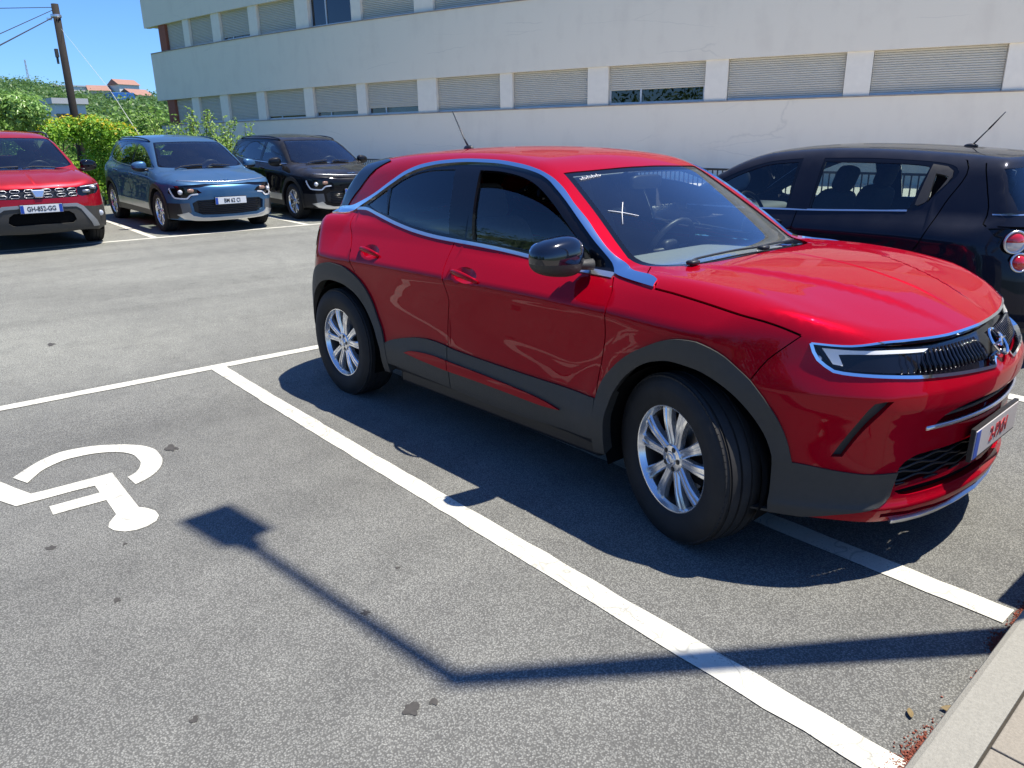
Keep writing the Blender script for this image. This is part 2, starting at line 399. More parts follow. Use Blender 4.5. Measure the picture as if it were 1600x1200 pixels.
def regions(S, view, outline, regs, parent, step=.03, side=-1, lip=.018, jitter=0):
    """one constrained triangulation of the outline, handed out to regions in order of priority.
    regs: (name, [polys] or None for the rest, material or None to leave open, offset, extra dict)"""
    pts = []; edges = []
    def addp(P):
        n = len(pts)
        pts.extend(Vector((float(a), float(b))) for a, b in P)
        edges.extend((n+i, n+(i+1) % len(P)) for i in range(len(P)))
    outline = np.asarray(outline, float); addp(outline)
    cons = [outline]
    for rg in regs:
        if rg[1] is not None:
            for P in rg[1]: addp(P); cons.append(np.asarray(P, float))
    lo, hi = outline.min(0), outline.max(0)
    gx = np.arange(lo[0]+step*.5, hi[0], step); gy = np.arange(lo[1]+step*.5, hi[1], step*.87)
    G = np.array([(x+(step*.5 if j % 2 else 0), y) for j, y in enumerate(gy) for x in gx])
    G = G[inside(outline, G)]
    allc = np.vstack(cons)
    keep = np.ones(len(G), bool)
    for i in range(0, len(G), 400):
        d = ((G[i:i+400, None, :]-allc[None])**2).sum(-1).min(1); keep[i:i+400] = d > (step*.42)**2
    pts.extend(Vector((float(a), float(b))) for a, b in G[keep])
    rv = delaunay_2d_cdt(pts, edges, [], 0, 1e-5)
    V2 = np.array([(v.x, v.y) for v in rv[0]]); T = np.array([f for f in rv[2] if len(f) == 3])
    cen = V2[T].mean(1); T = T[inside(outline, cen)]; cen = V2[T].mean(1)
    a, b, c = V2[T[:, 0]], V2[T[:, 1]], V2[T[:, 2]]
    area = np.abs((b[:, 0]-a[:, 0])*(c[:, 1]-a[:, 1])-(b[:, 1]-a[:, 1])*(c[:, 0]-a[:, 0]))
    T = T[area > 1e-9]; cen = V2[T].mean(1)
    P0, N0 = S.lift(view, V2, side)
    cls = np.full(len(T), -1)
    for k, rg in enumerate(regs):
        m = np.ones(len(T), bool) if rg[1] is None else np.zeros(len(T), bool)
        if rg[1] is not None:
            for P in rg[1]: m |= inside(np.asarray(P, float), cen)
        cls[(cls < 0) & m] = k
    objs = {}
    for k, rg in enumerate(regs):
        name, polys, mat, off = rg[:4]; ex = rg[4] if len(rg) > 4 else {}
        t = T[cls == k]
        if mat is None or not len(t): continue
        whole = ex.get('whole')
        for t in ([t] if whole else comps(t, V2)):
            u, inv = np.unique(t, return_inverse=True); t = inv.reshape(t.shape)
            P, N = P0[u], N0[u]
            o_ = off(V2[u]) if callable(off) else np.full(len(u), off)
            P = P + N*o_[:, None]
            if callable(off):   # relief: recompute vertex normals from the displaced faces
                fn = np.cross(P[t[:, 1]]-P[t[:, 0]], P[t[:, 2]]-P[t[:, 0]])
                s_ = np.sign((fn*N[t].mean(1)).sum(1)); fn *= s_[:, None]; N = np.zeros_like(P)
                for j in range(3): np.add.at(N, t[:, j], fn)
                N /= np.linalg.norm(N, axis=1, keepdims=True)+1e-12
            fn = np.cross(P[t[:, 1]]-P[t[:, 0]], P[t[:, 2]]-P[t[:, 0]])
            fl = (fn*N[t].sum(1)).sum(1) < 0; t[fl] = t[fl][:, ::-1]
            V = list(map(tuple, P)); F = [tuple(x) for x in t]; LN = [N[i] for f in t for i in f]
            lp = ex.get('lip', lip)
            if lp:
                cnt = {}
                for f in t:
                    for i in range(3):
                        e = (f[i], f[(i+1) % 3]); cnt[e] = 1
                be = [e for e in cnt if (e[1], e[0]) not in cnt]
                for (i, j) in be:
                    n = len(V); pi, pj = P[i], P[j]; qi, qj = pi-N[i]*lp, pj-N[j]*lp
                    V += [tuple(pi), tuple(pj), tuple(qj), tuple(qi)]; F.append((n, n+3, n+2, n+1))
                    nn = np.cross(pj-pi, N[i]); nn = nn/(np.linalg.norm(nn)+1e-9); LN += [nn]*4
            o = mesh_obj(name, V, F, mat, ex.get('parent') or parent, loopn=LN)
            if ex.get('label'): o['label'] = ex['label']
            objs.setdefault(name, o)
    return objs
def surf(S, view, uv, side=-1, off=0):
    P, N = S.lift(view, np.array([uv], float), side, off); return Vector(P[0]), Vector(N[0])
def frame_on(P, N, up=(0, 0, 1)):
    n = N.normalized(); x = Vector(up).cross(n).normalized(); y = n.cross(x)
    return Matrix(((x.x, y.x, n.x), (x.y, y.y, n.y), (x.z, y.z, n.z)))
def tubes_on(S, view, lines, r, name, mat, parent, side=-1, off=0, n=6, sq=None):
    mb = MB()
    for L in lines:
        P, N = S.lift(view, np.asarray(L, float), side, off); mb.tube([tuple(p) for p in P], r, n, sq=sq)
    return mb.build(name, mat, parent, smooth=True)
def text_mesh(name, s, size, mat, M3, loc, parent, ext=.0015, bold=.0, sx=1):
    cu = bpy.data.curves.new(name, 'FONT'); cu.body = s; cu.size = size; cu.extrude = ext; cu.align_x = 'CENTER'; cu.align_y = 'CENTER'; cu.offset = bold
    ob = bpy.data.objects.new(name, cu); col.objects.link(ob)
    dg = bpy.context.evaluated_depsgraph_get(); me = bpy.data.meshes.new_from_object(ob.evaluated_get(dg))
    bpy.data.objects.remove(ob); me.materials.clear(); me.materials.append(mat)
    for v in me.vertices: v.co = M3 @ Vector((v.co.x*sx, v.co.y, v.co.z)) + Vector(loc)
    o = bpy.data.objects.new(name, me); col.objects.link(o); o.parent = parent; return o
def plate(parent, P, N, text, wid=.52, hei=.11, ink=None, eu=True, bothblue=False, frame=True, size=.092, sx=.82, mat=None):
    M3 = frame_on(P, Vector((N.x, N.y, N.z*.2)))
    def bx(a, b, mb): return mb.box(a, b, M3, P)
    mb = MB(); bx((-wid/2, -hei/2, -.012), (wid/2, hei/2, .004), mb); p = mb.build('number_plate', mat or MT['white'], parent, bevel=.002)
    if frame:
        mb = MB(); bx((-wid/2-.008, -hei/2-.008, -.014), (wid/2+.008, hei/2+.008, .001), mb); mb.build('plate_frame', MT['black'], p)
    mb = MB(); bx((-wid/2+.002, -hei/2+.002, .003), (-wid/2+.044, hei/2-.002, .0055), mb)
    if bothblue: bx((wid/2-.044, -hei/2+.002, .003), (wid/2-.002, hei/2-.002, .0055), mb)
    mb.build('plate_band', MT['blue'], p)
    if text: text_mesh('plate_text', text, size, ink or MT['ink'], M3, P + M3 @ Vector((.02 if not bothblue else 0, -.002, .005)), p, sx=sx, bold=.0015)
    return p

# ------------------------------------------------------------ wheels, mirrors, seats
def wheel(parent, X, side, S, style, steer=0, yo=None):
    """side -1 = right-hand side of the car (y<0)"""
    Rt, wd, Rr = S.tyre, S.tw, S.rim
    e = empty('wheel', (X, side*(yo or S.ytyre), Rt*.985), (0, 0, steer + (0 if side < 0 else math.pi)), parent)
    # local frame: outboard face looks towards -y
    h = wd/2
    prof = [(Rr*.98, -h*.80), (Rr+.006, -h*.93), (Rr+.018, -h*1.0), (Rr+.045, -h*1.035), ((Rr+Rt)/2-.01, -h*1.045), ((Rr+Rt)/2+.012, -h*1.06), ((Rr+Rt)/2+.016, -h*1.045), (Rt-.034, -h*1.01), (Rt-.017, -h*.93), (Rt-.007, -h*.82), (Rt-.002, -h*.72)]
    for g in (-.42, -.14, .14, .42):
        prof += [(Rt, h*(g*1.6-.09)), (Rt-.008, h*(g*1.6-.075)), (Rt-.008, h*(g*1.6-.0)), (Rt, h*(g*1.6+.015))]
    prof += [(Rt-.007, h*.82), (Rt-.017, h*.93), (Rt-.05, h*1.05), (Rr+.02, h), (Rr*.98, h*.8)]
    ty = MB().lathe(prof, 72)
    for k in range(84):      # shoulder blocks of the tread
        a = 2*math.pi*k/84; rot = Matrix.Rotation(-a, 3, 'Y')
        for sg in (-1, 1): ty.box((-.0110, sg*h*.74 if sg > 0 else -h*.90, Rt-.020), (.0110, h*.90 if sg > 0 else -h*.74, Rt-.0075), rot)
    ty.build('tyre', MT['rubber'], e, smooth=True, auto=30)
    f = -h*.82           # y of the rim face
    am = MT['alloy']; rim = MB()
    MB().lathe([(Rr*.90, h*.7), (Rr*.90, f+.05), (Rr*.925, f+.020)], 64).build('rim_barrel', MT['disc'], e, smooth=True)
    rim.lathe([(Rr*.925, f+.020), (Rr*.965, f+.004), (Rr*.985, f-.005), (Rr+.001, f-.006), (Rr+.004, f+.004), (Rr+.0, f+.02)], 72)
    def spoke(a, ws, zs, r0, r1, groove=.0, tw=0):
        rot = Matrix.Rotation(a, 3, 'Y'); n = len(ws); V = []; F = []
        cs = [(-.5, .03), (-.5, .007), (-.36, 0), (-.12, 0), (-.05, groove), (.05, groove), (.12, 0), (.36, 0), (.5, .007), (.5, .03)]
        for i in range(n):
            r = r0+(r1-r0)*i/(n-1)
            for (cx, cz) in cs: V.append(tuple(rot @ Vector((cx*ws[i]+tw*(i/(n-1)), f+zs[i]+cz, r))))
        m = len(cs)
        for i in range(n-1):
            for j in range(m-1): F.append((i*m+j, i*m+j+1, (i+1)*m+j+1, (i+1)*m+j))
        rim.add(V, F)
    hub = Rr*.27
    if style == 'ten':
        for k in range(10):
            a = 2*math.pi*(k+.5)/10 + (.055 if k % 2 else -.055)
            spoke(a, [.040, .036, .037, .041, .048, .056], [.012, .010, .006, .003, .004, .008], hub*.8, Rr*.95, groove=.005)
    elif style == 'five':
        for k in range(5):
            spoke(2*math.pi*k/5+.3, [.075, .06, .065, .08, .11], [.018, .012, .008, .005, .008], hub*.8, Rr*.95, groove=.004)
    elif style == 'dark':      # diamond-cut: silver faces over dark pockets
        for k in range(5):
            for q in (-1, 1): spoke(2*math.pi*k/5+.2+q*.17, [.035, .032, .035, .04, .05], [.014, .010, .006, .004, .006], hub*.8, Rr*.95, tw=q*.012)
    rim.lathe([(hub*1.02, f+.03), (hub, f+.012), (hub*.9, f+.006), (hub*.52, f+.004), (hub*.48, f-.002), (0.001, f-.004)], 40)
    r_ = rim.build('rim', am, e, smooth=True, auto=28)
    if style == 'dark':
        MB().lathe([(Rr*.90, f+.028), (Rr*.5, f+.03), (hub, f+.026)], 48).build('rim_pocket', MT['alloy_dark'], e, smooth=True)
    bolts = MB()
    for k in range(5):
        a = 2*math.pi*k/5+.3; c = (hub*.72*math.sin(a), 0, hub*.72*math.cos(a))
        bolts.lathe([(.0105, f+.012), (.0105, f+.003), (.001, f+.0045)], 12, c=c)
    bolts.build('wheel_bolts', MT['black'], e)
    cap = MB(); cap.lathe([(hub*.40, f-.0035), (hub*.36, f-.0055), (hub*.31, f-.0055), (hub*.29, f-.0035)], 28, closed=True); cap.build('hub_emblem', MT['chrome'], e, smooth=True)
    MB().lathe([(Rr*.66, f+.085), (Rr*.66, f+.065), (Rr*.28, f+.062), (Rr*.25, f+.03), (.001, f+.03)], 48).build('brake_disc', MT['disc'], e, smooth=True, auto=30)
    cl = MB().box((Rr*.25, f+.04, -.07), (Rr*.72, f+.10, .07)); cl.build('brake_caliper', MT['dark'], e, bevel=.01)
    MB().lathe([(Rr*.9, h*.55), (.001, h*.55)], 48).build('wheel_back', MT['dark'], e)
    return e
def wheel_well(parent, X, side, S, Ra):
    mb = MB(); V = []; F = []; n = 26; y0 = side*(S.ytyre+S.tw*.36); y1 = side*(S.ytyre-.24); zc = S.tyre
    for i in range(n+1):
        a = math.pi*(-.12+1.24*i/n)
        for y in (y0, y1): V.append((X+Ra*math.cos(a), y, zc+Ra*math.sin(a)))
    V.append((X, y1, zc))
    for i in range(n): F.append((2*i, 2*i+2, 2*i+3, 2*i+1)); F.append((2*i+1, 2*i+3, len(V)-1))
    mb.add(V, F); return mb.build('wheel_well', MT['dark'], parent, smooth=True, auto=30)
def seat(parent, x, y, w=.48, z0=.30, hb=.62, mat=None, heads=1):
    mb = MB(); m = mat or MT['seat']
    mb.sell((x, y, z0+.14), (.27, w/2, .10), (.35, .35))
    t = Matrix.Rotation(R(-20), 3, 'Y')
    mb.sell((x-.30, y, z0+.20+hb/2), (.09, w/2*.96, hb/2), (.4, .4), rot=t)
    s = mb.build('seat', m, parent, smooth=True)
    hm = MB()
    for k in range(heads):
        yy = y + (0 if heads == 1 else (k-(heads-1)/2)*w*.68/(heads-1)*1.0)
        hm.sell((x-.30-hb*.5*.34-.035, yy, z0+.20+hb+.07), (.055, .125, .10), (.5, .55), rot=t)
    hm.build('headrest', m, s, smooth=True)
    return s
def interior(parent, X0, seatx, y=.36, roofz=1.3, dashz=.98, rear=-.9, dashx=(-.85, -.22), w=.66, z0=.30, steer=True, zc=None):
    seat(parent, seatx, -y, z0=z0); seat(parent, seatx, y, z0=z0)
    seat(parent, seatx+rear, 0, w=1.15, z0=z0+.03, hb=.50, heads=2)
    xc = sum(dashx)/2; hx = (dashx[1]-dashx[0])/2
    d = MB().sell((xc, 0, dashz-.17), (hx, w, .17), (.25, .25), n=(40, 12)); d.build('dashboard', MT['trim'], parent, smooth=True)
    if steer:
        q = Matrix.Rotation(R(24), 3, 'Y'); mb = MB(); c = Vector((dashx[0]-.10, y, dashz-.04)); ring = []
        for k in range(25):
            a = 2*math.pi*k/24; ring.append(tuple(c + q @ Vector((0, .185*math.cos(a), .185*math.sin(a)))))
        mb.tube(ring, .016, 8, cap=False)
        mb.tube([tuple(c + q @ Vector((0, -.18, 0))), tuple(c + q @ Vector((0, .18, 0)))], .02, 8); mb.sell(tuple(c), (.03, .07, .06), (.6, .6), n=(12, 8))
        mb.build('steering_wheel', MT['black'], parent, smooth=True)
def door_mirror(parent, c, side, mat_top, mat_low, rad=(.085, .125, .08), foot=(.06, -.11, -.06), yaw=8):
    mb = MB(); rot = Matrix.Rotation(R(side*yaw), 3, 'Z')
    c = Vector((c[0], c[1]*side, c[2]))
    def warp(v):  # flat towards the rear, bulged to the front, thinner at the tip
        x = v.x*(1.0 if v.x > 0 else .45); k = 1 - .18*(v.y*side/rad[1]) ; return (x, v.y, v.z*k)
    mb.sell(c, rad, (.75, .75), n=(32, 18), rot=rot, warp=warp)
    V, F = mb.V, mb.F
    cut = c.z - rad[2]*.22
    midx = [1 if sum(V[i][2] for i in f)/len(f) < cut else 0 for f in F]
    up = MB(); lo = MB()
    up.V = V; up.F = [f for f, m in zip(F, midx) if m == 0]; lo.V = [(v[0]+.002*0, v[1], v[2]) for v in V]; lo.F = [f for f, m in zip(F, midx) if m == 1]
    e = up.build('door_mirror', mat_top, parent, smooth=True)
    lo.build('mirror_underside', mat_low, e, smooth=True)
    st = MB(); f = Vector((foot[0], foot[1]*side, foot[2]))
    st.tube([tuple(c + Vector((0, -.05*side, -rad[2]*.6))), tuple(c + f*.6 + Vector((0, 0, -rad[2]*.25))), tuple(c + f*1.25)], [.04, .034, .045], 10, sq=(1, .55)); st.build('mirror_arm', mat_low, e, smooth=True)
    gl = MB().sell(c + rot @ Vector((-rad[0]*.40, 0, 0)), (.004, rad[1]*.84, rad[2]*.78), (.6, .6), n=(20, 10), rot=rot); gl.build('mirror_glass', MT['mirror'], e, smooth=True)
    return e
def handle(parent, S, uv, side, mat, L=.20, ang=0, name='door_handle'):
    P, N = surf(S, 'side', uv, side); mb = MB(); pts = []; rad = []
    for k in range(9):
        t = k/8*2-1; u = uv[0]+t*L/2; v = uv[1]+math.tan(ang)*t*L/2
        p, n = surf(S, 'side', (u, v), side); h = .030*(1-abs(t)**3*.9); pts.append(tuple(p+n*h)); rad.append(.0165*(1-.45*abs(t)**2.5))
    mb.tube(pts, rad, 12, sq=(.62, 1.0)); return mb.build(name, mat, parent, smooth=True)
def car_axes(parent, S, parts): pass

# ------------------------------------------------------------ ground, markings, kerb
def gz(x, y=0): return .0225*.8*np.logaddexp(0, (-np.asarray(x, float)-5.5)/.8)
def asphalt():
    m, t, b = nmat('asphalt'); L = t.links.new
    tc = t.nodes.new('ShaderNodeTexCoord'); P = tc.outputs['Object']
    def noise(s, d=4, r=.5):
        n = t.nodes.new('ShaderNodeTexNoise'); n.inputs['Scale'].default_value = s; n.inputs['Detail'].default_value = d; n.inputs['Roughness'].default_value = r; L(P, n.inputs['Vector']); return n
    def vor(s):
        v = t.nodes.new('ShaderNodeTexVoronoi'); v.inputs['Scale'].default_value = s; L(P, v.inputs['Vector']); return v
    def ramp(src, a, c, b_=None, d=None):
        r = t.nodes.new('ShaderNodeValToRGB'); r.color_ramp.elements[0].position = a; r.color_ramp.elements[1].position = c
        r.color_ramp.elements[0].color = (b_ or (0,0,0))+(1,); r.color_ramp.elements[1].color = (d or (1,1,1))+(1,); L(src, r.inputs[0]); return r
    def mix(f, a, b_, mode='MIX'):
        x = t.nodes.new('ShaderNodeMix'); x.data_type = 'RGBA'; x.blend_type = mode
        for k, v in ((0, f), (6, a), (7, b_)):
            if hasattr(v, 'links') or hasattr(v, 'is_linked'): L(v, x.inputs[k])
            else: x.inputs[k].default_value = v
        return x.outputs[2]
    v1 = vor(165); v2 = vor(330)
    stone = ramp(v1.outputs['Color'], .12, .95, (.140,.142,.130), (.295,.295,.270)).outputs[0]
    fine = ramp(v2.outputs['Color'], .3, .98, (.125,.127,.116), (.375,.375,.342)).outputs[0]
    c = mix(.5, stone, fine)
    edge = ramp(v1.outputs['Distance'], .30, .62).outputs[0]
    c = mix(edge, c, (.10,.10,.092,1))
    big = ramp(noise(.35, 6, .6).outputs['Fac'], .3, .75, (.84,.84,.84), (1.14,1.14,1.13)).outputs[0]
    c = mix(1.0, c, big, 'MULTIPLY')
    mid = ramp(noise(5.5, 5, .65).outputs['Fac'], .3, .7, (.90,.90,.90), (1.09,1.09,1.08)).outputs[0]
    c = mix(1.0, c, mid, 'MULTIPLY')
    # the driving lane is paler than the bays
    sp = t.nodes.new('ShaderNodeSeparateXYZ'); L(P, sp.inputs[0]); wv = noise(.8, 3); wm = t.nodes.new('ShaderNodeMath'); wm.operation = 'MULTIPLY_ADD'; wm.inputs[1].default_value = 1.6; L(wv.outputs['Fac'], wm.inputs[0]); L(sp.outputs['X'], wm.inputs[2])
    mr = t.nodes.new('ShaderNodeMapRange'); mr.inputs[1].default_value = -3.4; mr.inputs[2].default_value = -6.2; mr.interpolation_type = 'SMOOTHSTEP'; L(wm.outputs[0], mr.inputs[0])
    c = mix(mr.outputs[0], c, mix(1.0, c, (1.36,1.37,1.31,1), 'MULTIPLY'))
    # rubbed tyre tracks across the lane and darker smudges
    mp = t.nodes.new('ShaderNodeMapping'); mp.inputs['Scale'].default_value = (1.3, .10, 1); mp.inputs['Rotation'].default_value = (0, 0, .06); L(P, mp.inputs[0])
    tn = t.nodes.new('ShaderNodeTexNoise'); tn.inputs['Scale'].default_value = 1.4; tn.inputs['Detail'].default_value = 5; L(mp.outputs[0], tn.inputs['Vector'])
    c = mix(1.0, c, ramp(tn.outputs['Fac'], .34, .52, (.86,.86,.86), (1,1,1)).outputs[0], 'MULTIPLY')
    c = mix(1.0, c, ramp(noise(1.7, 7, .7).outputs['Fac'], .30, .44, (.84,.84,.84), (1,1,1)).outputs[0], 'MULTIPLY')
    L(c, b.inputs['Base Color']); b.inputs['Roughness'].default_value = .82; b.inputs['Specular IOR Level'].default_value = .35
    ad = t.nodes.new('ShaderNodeMath'); ad.operation = 'ADD'; L(v1.outputs['Distance'], ad.inputs[0]); L(noise(320, 2).outputs['Fac'], ad.inputs[1])
    bp = t.nodes.new('ShaderNodeBump'); bp.invert = True; bp.inputs['Strength'].default_value = .7; bp.inputs['Distance'].default_value = .003
    L(ad.outputs[0], bp.inputs['Height']); L(bp.outputs[0], b.inputs['Normal'])
    return m
def sheet(name, xs, ys, mat, dz=0, kind='structure', f=gz):
    V = [(x, y, float(f(x))+dz) for x in xs for y in ys]; n = len(ys)
    F = [(i*n+j, (i+1)*n+j, (i+1)*n+j+1, i*n+j+1) for i in range(len(xs)-1) for j in range(n-1)]
    o = mesh_obj(name, V, F, mat, smooth=True)
    if kind: o['kind'] = kind
    return o
ASPH = asphalt()
sheet('asphalt', np.r_[np.linspace(-19.6, -4, 50), -.45], np.linspace(-14, 12.15, 14), ASPH)
def decal(name, poly, mat, dz=.004, thick=.002, kind='structure', parent=None, step=.3):
    """flat marking cut to a polygon and laid on the ground"""
    poly = dens(poly, step); pts = [Vector(map(float, q)) for q in poly]
    rv = delaunay_2d_cdt(pts, [(i, (i+1) % len(pts)) for i in range(len(pts))], [], 1, 1e-6)
    V = [(v.x, v.y, float(gz(v.x))+dz) for v in rv[0]]
    F = []
    for f in rv[2]:
        c = Vector((0, 0, 0))
        a = [Vector(V[i]) for i in f]; n = (a[1]-a[0]).cross(a[2]-a[0]); F.append(tuple(f) if n.z > 0 else tuple(f[::-1]))
    o = mesh_obj(name, V, F, mat, parent)
    if kind: o['kind'] = kind
    return o
def paintm():
    m, t, b = nmat('road_paint'); L = t.links.new
    tc = t.nodes.new('ShaderNodeTexCoord'); P = tc.outputs['Object']
    n = t.nodes.new('ShaderNodeTexNoise'); n.inputs['Scale'].default_value = 9; n.inputs['Detail'].default_value = 8; n.inputs['Roughness'].default_value = .65; L(P, n.inputs['Vector'])
    r = t.nodes.new('ShaderNodeValToRGB'); r.color_ramp.elements[0].position = .3; r.color_ramp.elements[0].color = (.43,.42,.36,1); r.color_ramp.elements[1].position = .55; r.color_ramp.elements[1].color = (.555,.545,.465,1); L(n.outputs['Fac'], r.inputs[0])
    # hairline cracks
    v = t.nodes.new('ShaderNodeTexVoronoi'); v.feature = 'DISTANCE_TO_EDGE'; v.inputs['Scale'].default_value = 3.2
    n2 = t.nodes.new('ShaderNodeTexNoise'); n2.inputs['Scale'].default_value = 6; L(P, n2.inputs['Vector'])
    va = t.nodes.new('ShaderNodeVectorMath'); va.operation = 'ADD'; L(P, va.inputs[0]); vs = t.nodes.new('ShaderNodeVectorMath'); vs.operation = 'SCALE'; vs.inputs[3].default_value = .25; L(n2.outputs['Color'], vs.inputs[0]); L(vs.outputs[0], va.inputs[1]); L(va.outputs[0], v.inputs['Vector'])
    r2 = t.nodes.new('ShaderNodeValToRGB'); r2.color_ramp.elements[0].position = .0; r2.color_ramp.elements[0].color = (.62,.62,.62,1); r2.color_ramp.elements[1].position = .018; L(v.outputs['Distance'], r2.inputs[0])
    x = t.nodes.new('ShaderNodeMix'); x.data_type = 'RGBA'; x.blend_type = 'MULTIPLY'; x.inputs[0].default_value = 1; L(r.outputs[0], x.inputs[6]); L(r2.outputs[0], x.inputs[7])
    # stones showing through where the paint is worn thin
    vs2 = t.nodes.new('ShaderNodeTexVoronoi'); vs2.inputs['Scale'].default_value = 150; L(P, vs2.inputs['Vector'])
    wn = t.nodes.new('ShaderNodeTexNoise'); wn.inputs['Scale'].default_value = 4.5; wn.inputs['Detail'].default_value = 6; wn.inputs['Roughness'].default_value = .7; L(P, wn.inputs['Vector'])
    ad = t.nodes.new('ShaderNodeMath'); ad.operation = 'MULTIPLY_ADD'; ad.inputs[1].default_value = .42; L(vs2.outputs['Distance'], ad.inputs[0]); L(wn.outputs['Fac'], ad.inputs[2])
    wr = t.nodes.new('ShaderNodeValToRGB'); wr.color_ramp.elements[0].position = .80; wr.color_ramp.elements[0].color = (0,0,0,1); wr.color_ramp.elements[1].position = .90; wr.color_ramp.elements[1].color = (.75,.75,.75,1); L(ad.outputs[0], wr.inputs[0])
    y = t.nodes.new('ShaderNodeMix'); y.data_type = 'RGBA'; L(wr.outputs[0], y.inputs[0]); L(x.outputs[2], y.inputs[6]); y.inputs[7].default_value = (.24,.235,.21,1); L(y.outputs[2], b.inputs['Base Color'])
    b.inputs['Roughness'].default_value = .75
    g = t.nodes.new('ShaderNodeTexNoise'); g.inputs['Scale'].default_value = 160; L(P, g.inputs['Vector']); bp = t.nodes.new('ShaderNodeBump'); bp.inputs['Strength'].default_value = .35; bp.inputs['Distance'].default_value = .002; L(g.outputs['Fac'], bp.inputs['Height']); L(bp.outputs[0], b.inputs['Normal'])
    return m
RP = paintm()
def line(name, a, b, w, mat=RP, rag=.0022, dz=.004):
    a = np.array(a, float); b = np.array(b, float); L = np.linalg.norm(b-a); n = int(L/.06)+2; t = np.linspace(0, 1, n)[:, None]
    d = (b-a)/L; nn = np.array([-d[1], d[0]]); c = a*(1-t)+b*t
    k = rng.normal(0, rag, (2, n)); k = (k+np.roll(k, 1, 1))/1.6
    up = c+nn*(w/2+k[0][:, None]); lo = c-nn*(w/2+k[1][:, None])
    V = [(q[0], q[1], float(gz(q[0]))+dz) for q in np.vstack([lo, up])]
    F = [(i, i+1, n+i+1, n+i) for i in range(n-1)]
    a0 = Vector(V[1])-Vector(V[0]); b0 = Vector(V[n])-Vector(V[0])
    if a0.cross(b0).z < 0: F = [f[::-1] for f in F]
    o = mesh_obj(name, V, F, mat); o['kind'] = 'structure'; return o
line('lane_marking', (-5.394, -12), (-5.394, 12.0), .105)
line('bay_marking', (-5.34, 1.693), (-.52, 1.692), .104)
line('bay_marking', (-5.34, 2.63), (-.58, 2.625), .110)
line('bay_marking', (-5.34, 5.12), (-.58, 5.12), .110)
line('bay_marking', (-5.34, 7.62), (-.58, 7.62), .110)
line('bay_marking', (-5.34, -1.0), (-.62, -1.0), .110)
line('lane_marking', (-12.93, -12), (-12.93, 12.0), .11)
for y in (-1.75, .82, 3.40, 6.02, 8.6, 11.1): line('bay_marking', (-17.6, y), (-12.99, y), .10)
arc = [(-4.154,.261),(-4.241,.336),(-4.319,.422),(-4.364,.523),(-4.349,.626),(-4.295,.732),(-4.229,.808),(-4.145,.87),(-4.042,.898),(-3.925,.892),(-3.849,.872),(-3.773,.833),(-3.719,.786),(-3.685,.738),(-3.666,.699),(-3.783,.692),(-3.809,.733),(-3.877,.774),(-3.951,.793),(-4.041,.792),(-4.111,.77),(-4.171,.721),(-4.211,.659),(-4.23,.584),(-4.233,.516),(-4.206,.453),(-4.156,.387),(-4.1,.347),(-4.038,.306)]
body = [(-4.33,.13),(-4.243,.172),(-4.147,.207),(-4.002,.256),(-3.890,.299),(-3.884,.357),(-3.886,.475),(-3.887,.58),(-3.890,.648),(-3.746,.646),(-3.567,.645),(-3.403,.644),(-3.368,.67),(-3.315,.69),(-3.258,.689),(-3.212,.665),(-3.187,.621),(-3.184,.576),(-3.202,.537),(-3.244,.505),(-3.289,.494),(-3.332,.507),(-3.395,.549),(-3.487,.55),(-3.578,.551),(-3.58,.446),(-3.579,.337),(-3.681,.339),(-3.682,.436),(-3.683,.546),(-3.782,.547),(-3.788,.458),(-3.786,.342),(-3.786,.225),(-3.93,.165),(-4.10,.10),(-4.27,.04)]
decal('wheelchair_symbol', join(crv(arc[:15]), crv(arc[15:])), RP)
decal('wheelchair_symbol', body, RP)
STAIN = pmat('oil_stain', (.050, .047, .042), .9, noise=.5, nscale=60, bump=.4, bscale=300)
def blot(x, y, r, e=1.0):
    a = np.linspace(0, 2*np.pi, 22, endpoint=False); rr = r*(1+.5*rng.normal(size=22)); rr = np.maximum(r*.3, (rr*2+np.roll(rr, 1)+np.roll(rr, -1))/4)
    decal('oil_stain', np.stack([x+rr*np.cos(a), y+rr*e*np.sin(a)], -1), STAIN, .003, step=9)
for q in ((-1.534,.885,.024,.8),(-1.513,.948,.013,1),(-4.02,.975,.055,.5),(-2.026,1.017,.014,1),(-2.685,.384,.016,.7),(-3.265,.271,.018,.8),(-3.091,.511,.012,.6),(-6.9,.9,.04,.8),(-2.2,1.25,.01,1),(-1.9,.4,.012,1)): blot(*q)
# kerb and pavement on the right
CONC = pmat('kerb_concrete', (.25, .24, .20), .9, noise=.30, nscale=140, bump=.8, bscale=300)
PAVE = pmat('pink_paving', (.235, .21, .165), .9, noise=.32, nscale=160, bump=.5, bscale=300)
kx = lambda y: -.488 - .034*(y-1.6)
mb = MB(); ys = [-9.43+k*1.0 for k in range(23)]
for y in ys:
    for (a, b) in ((y+.004, y+.996),):
        V = []
        for yy in (a, b):
            x = kx(yy); V += [(x-.012, yy, -.05), (x-.006, yy, .098), (x+.001, yy, .116), (x+.016, yy, .124), (x+.112, yy, .126), (x+.112, yy, -.05)]
        mb.add(V, [(j, j+1, 7+j, 6+j) for j in range(5)] + [(5, 4, 3, 2, 1, 0), (6, 7, 8, 9, 10, 11)])
o = mb.build('kerb', CONC); o['kind'] = 'structure'
gap = pmat('joint_dirt', (.035, .03, .022), .95, noise=.5, nscale=90)
mb = MB(); mb.add([(kx(-9)+.11,-9,.119),(kx(14)+.11,14,.119),(kx(14)+.15,14,.119),(kx(-9)+.15,-9,.119)], [(3,2,1,0)][:1]); o = mb.build('kerb_joint', gap); o['kind'] = 'structure'
mb = MB()
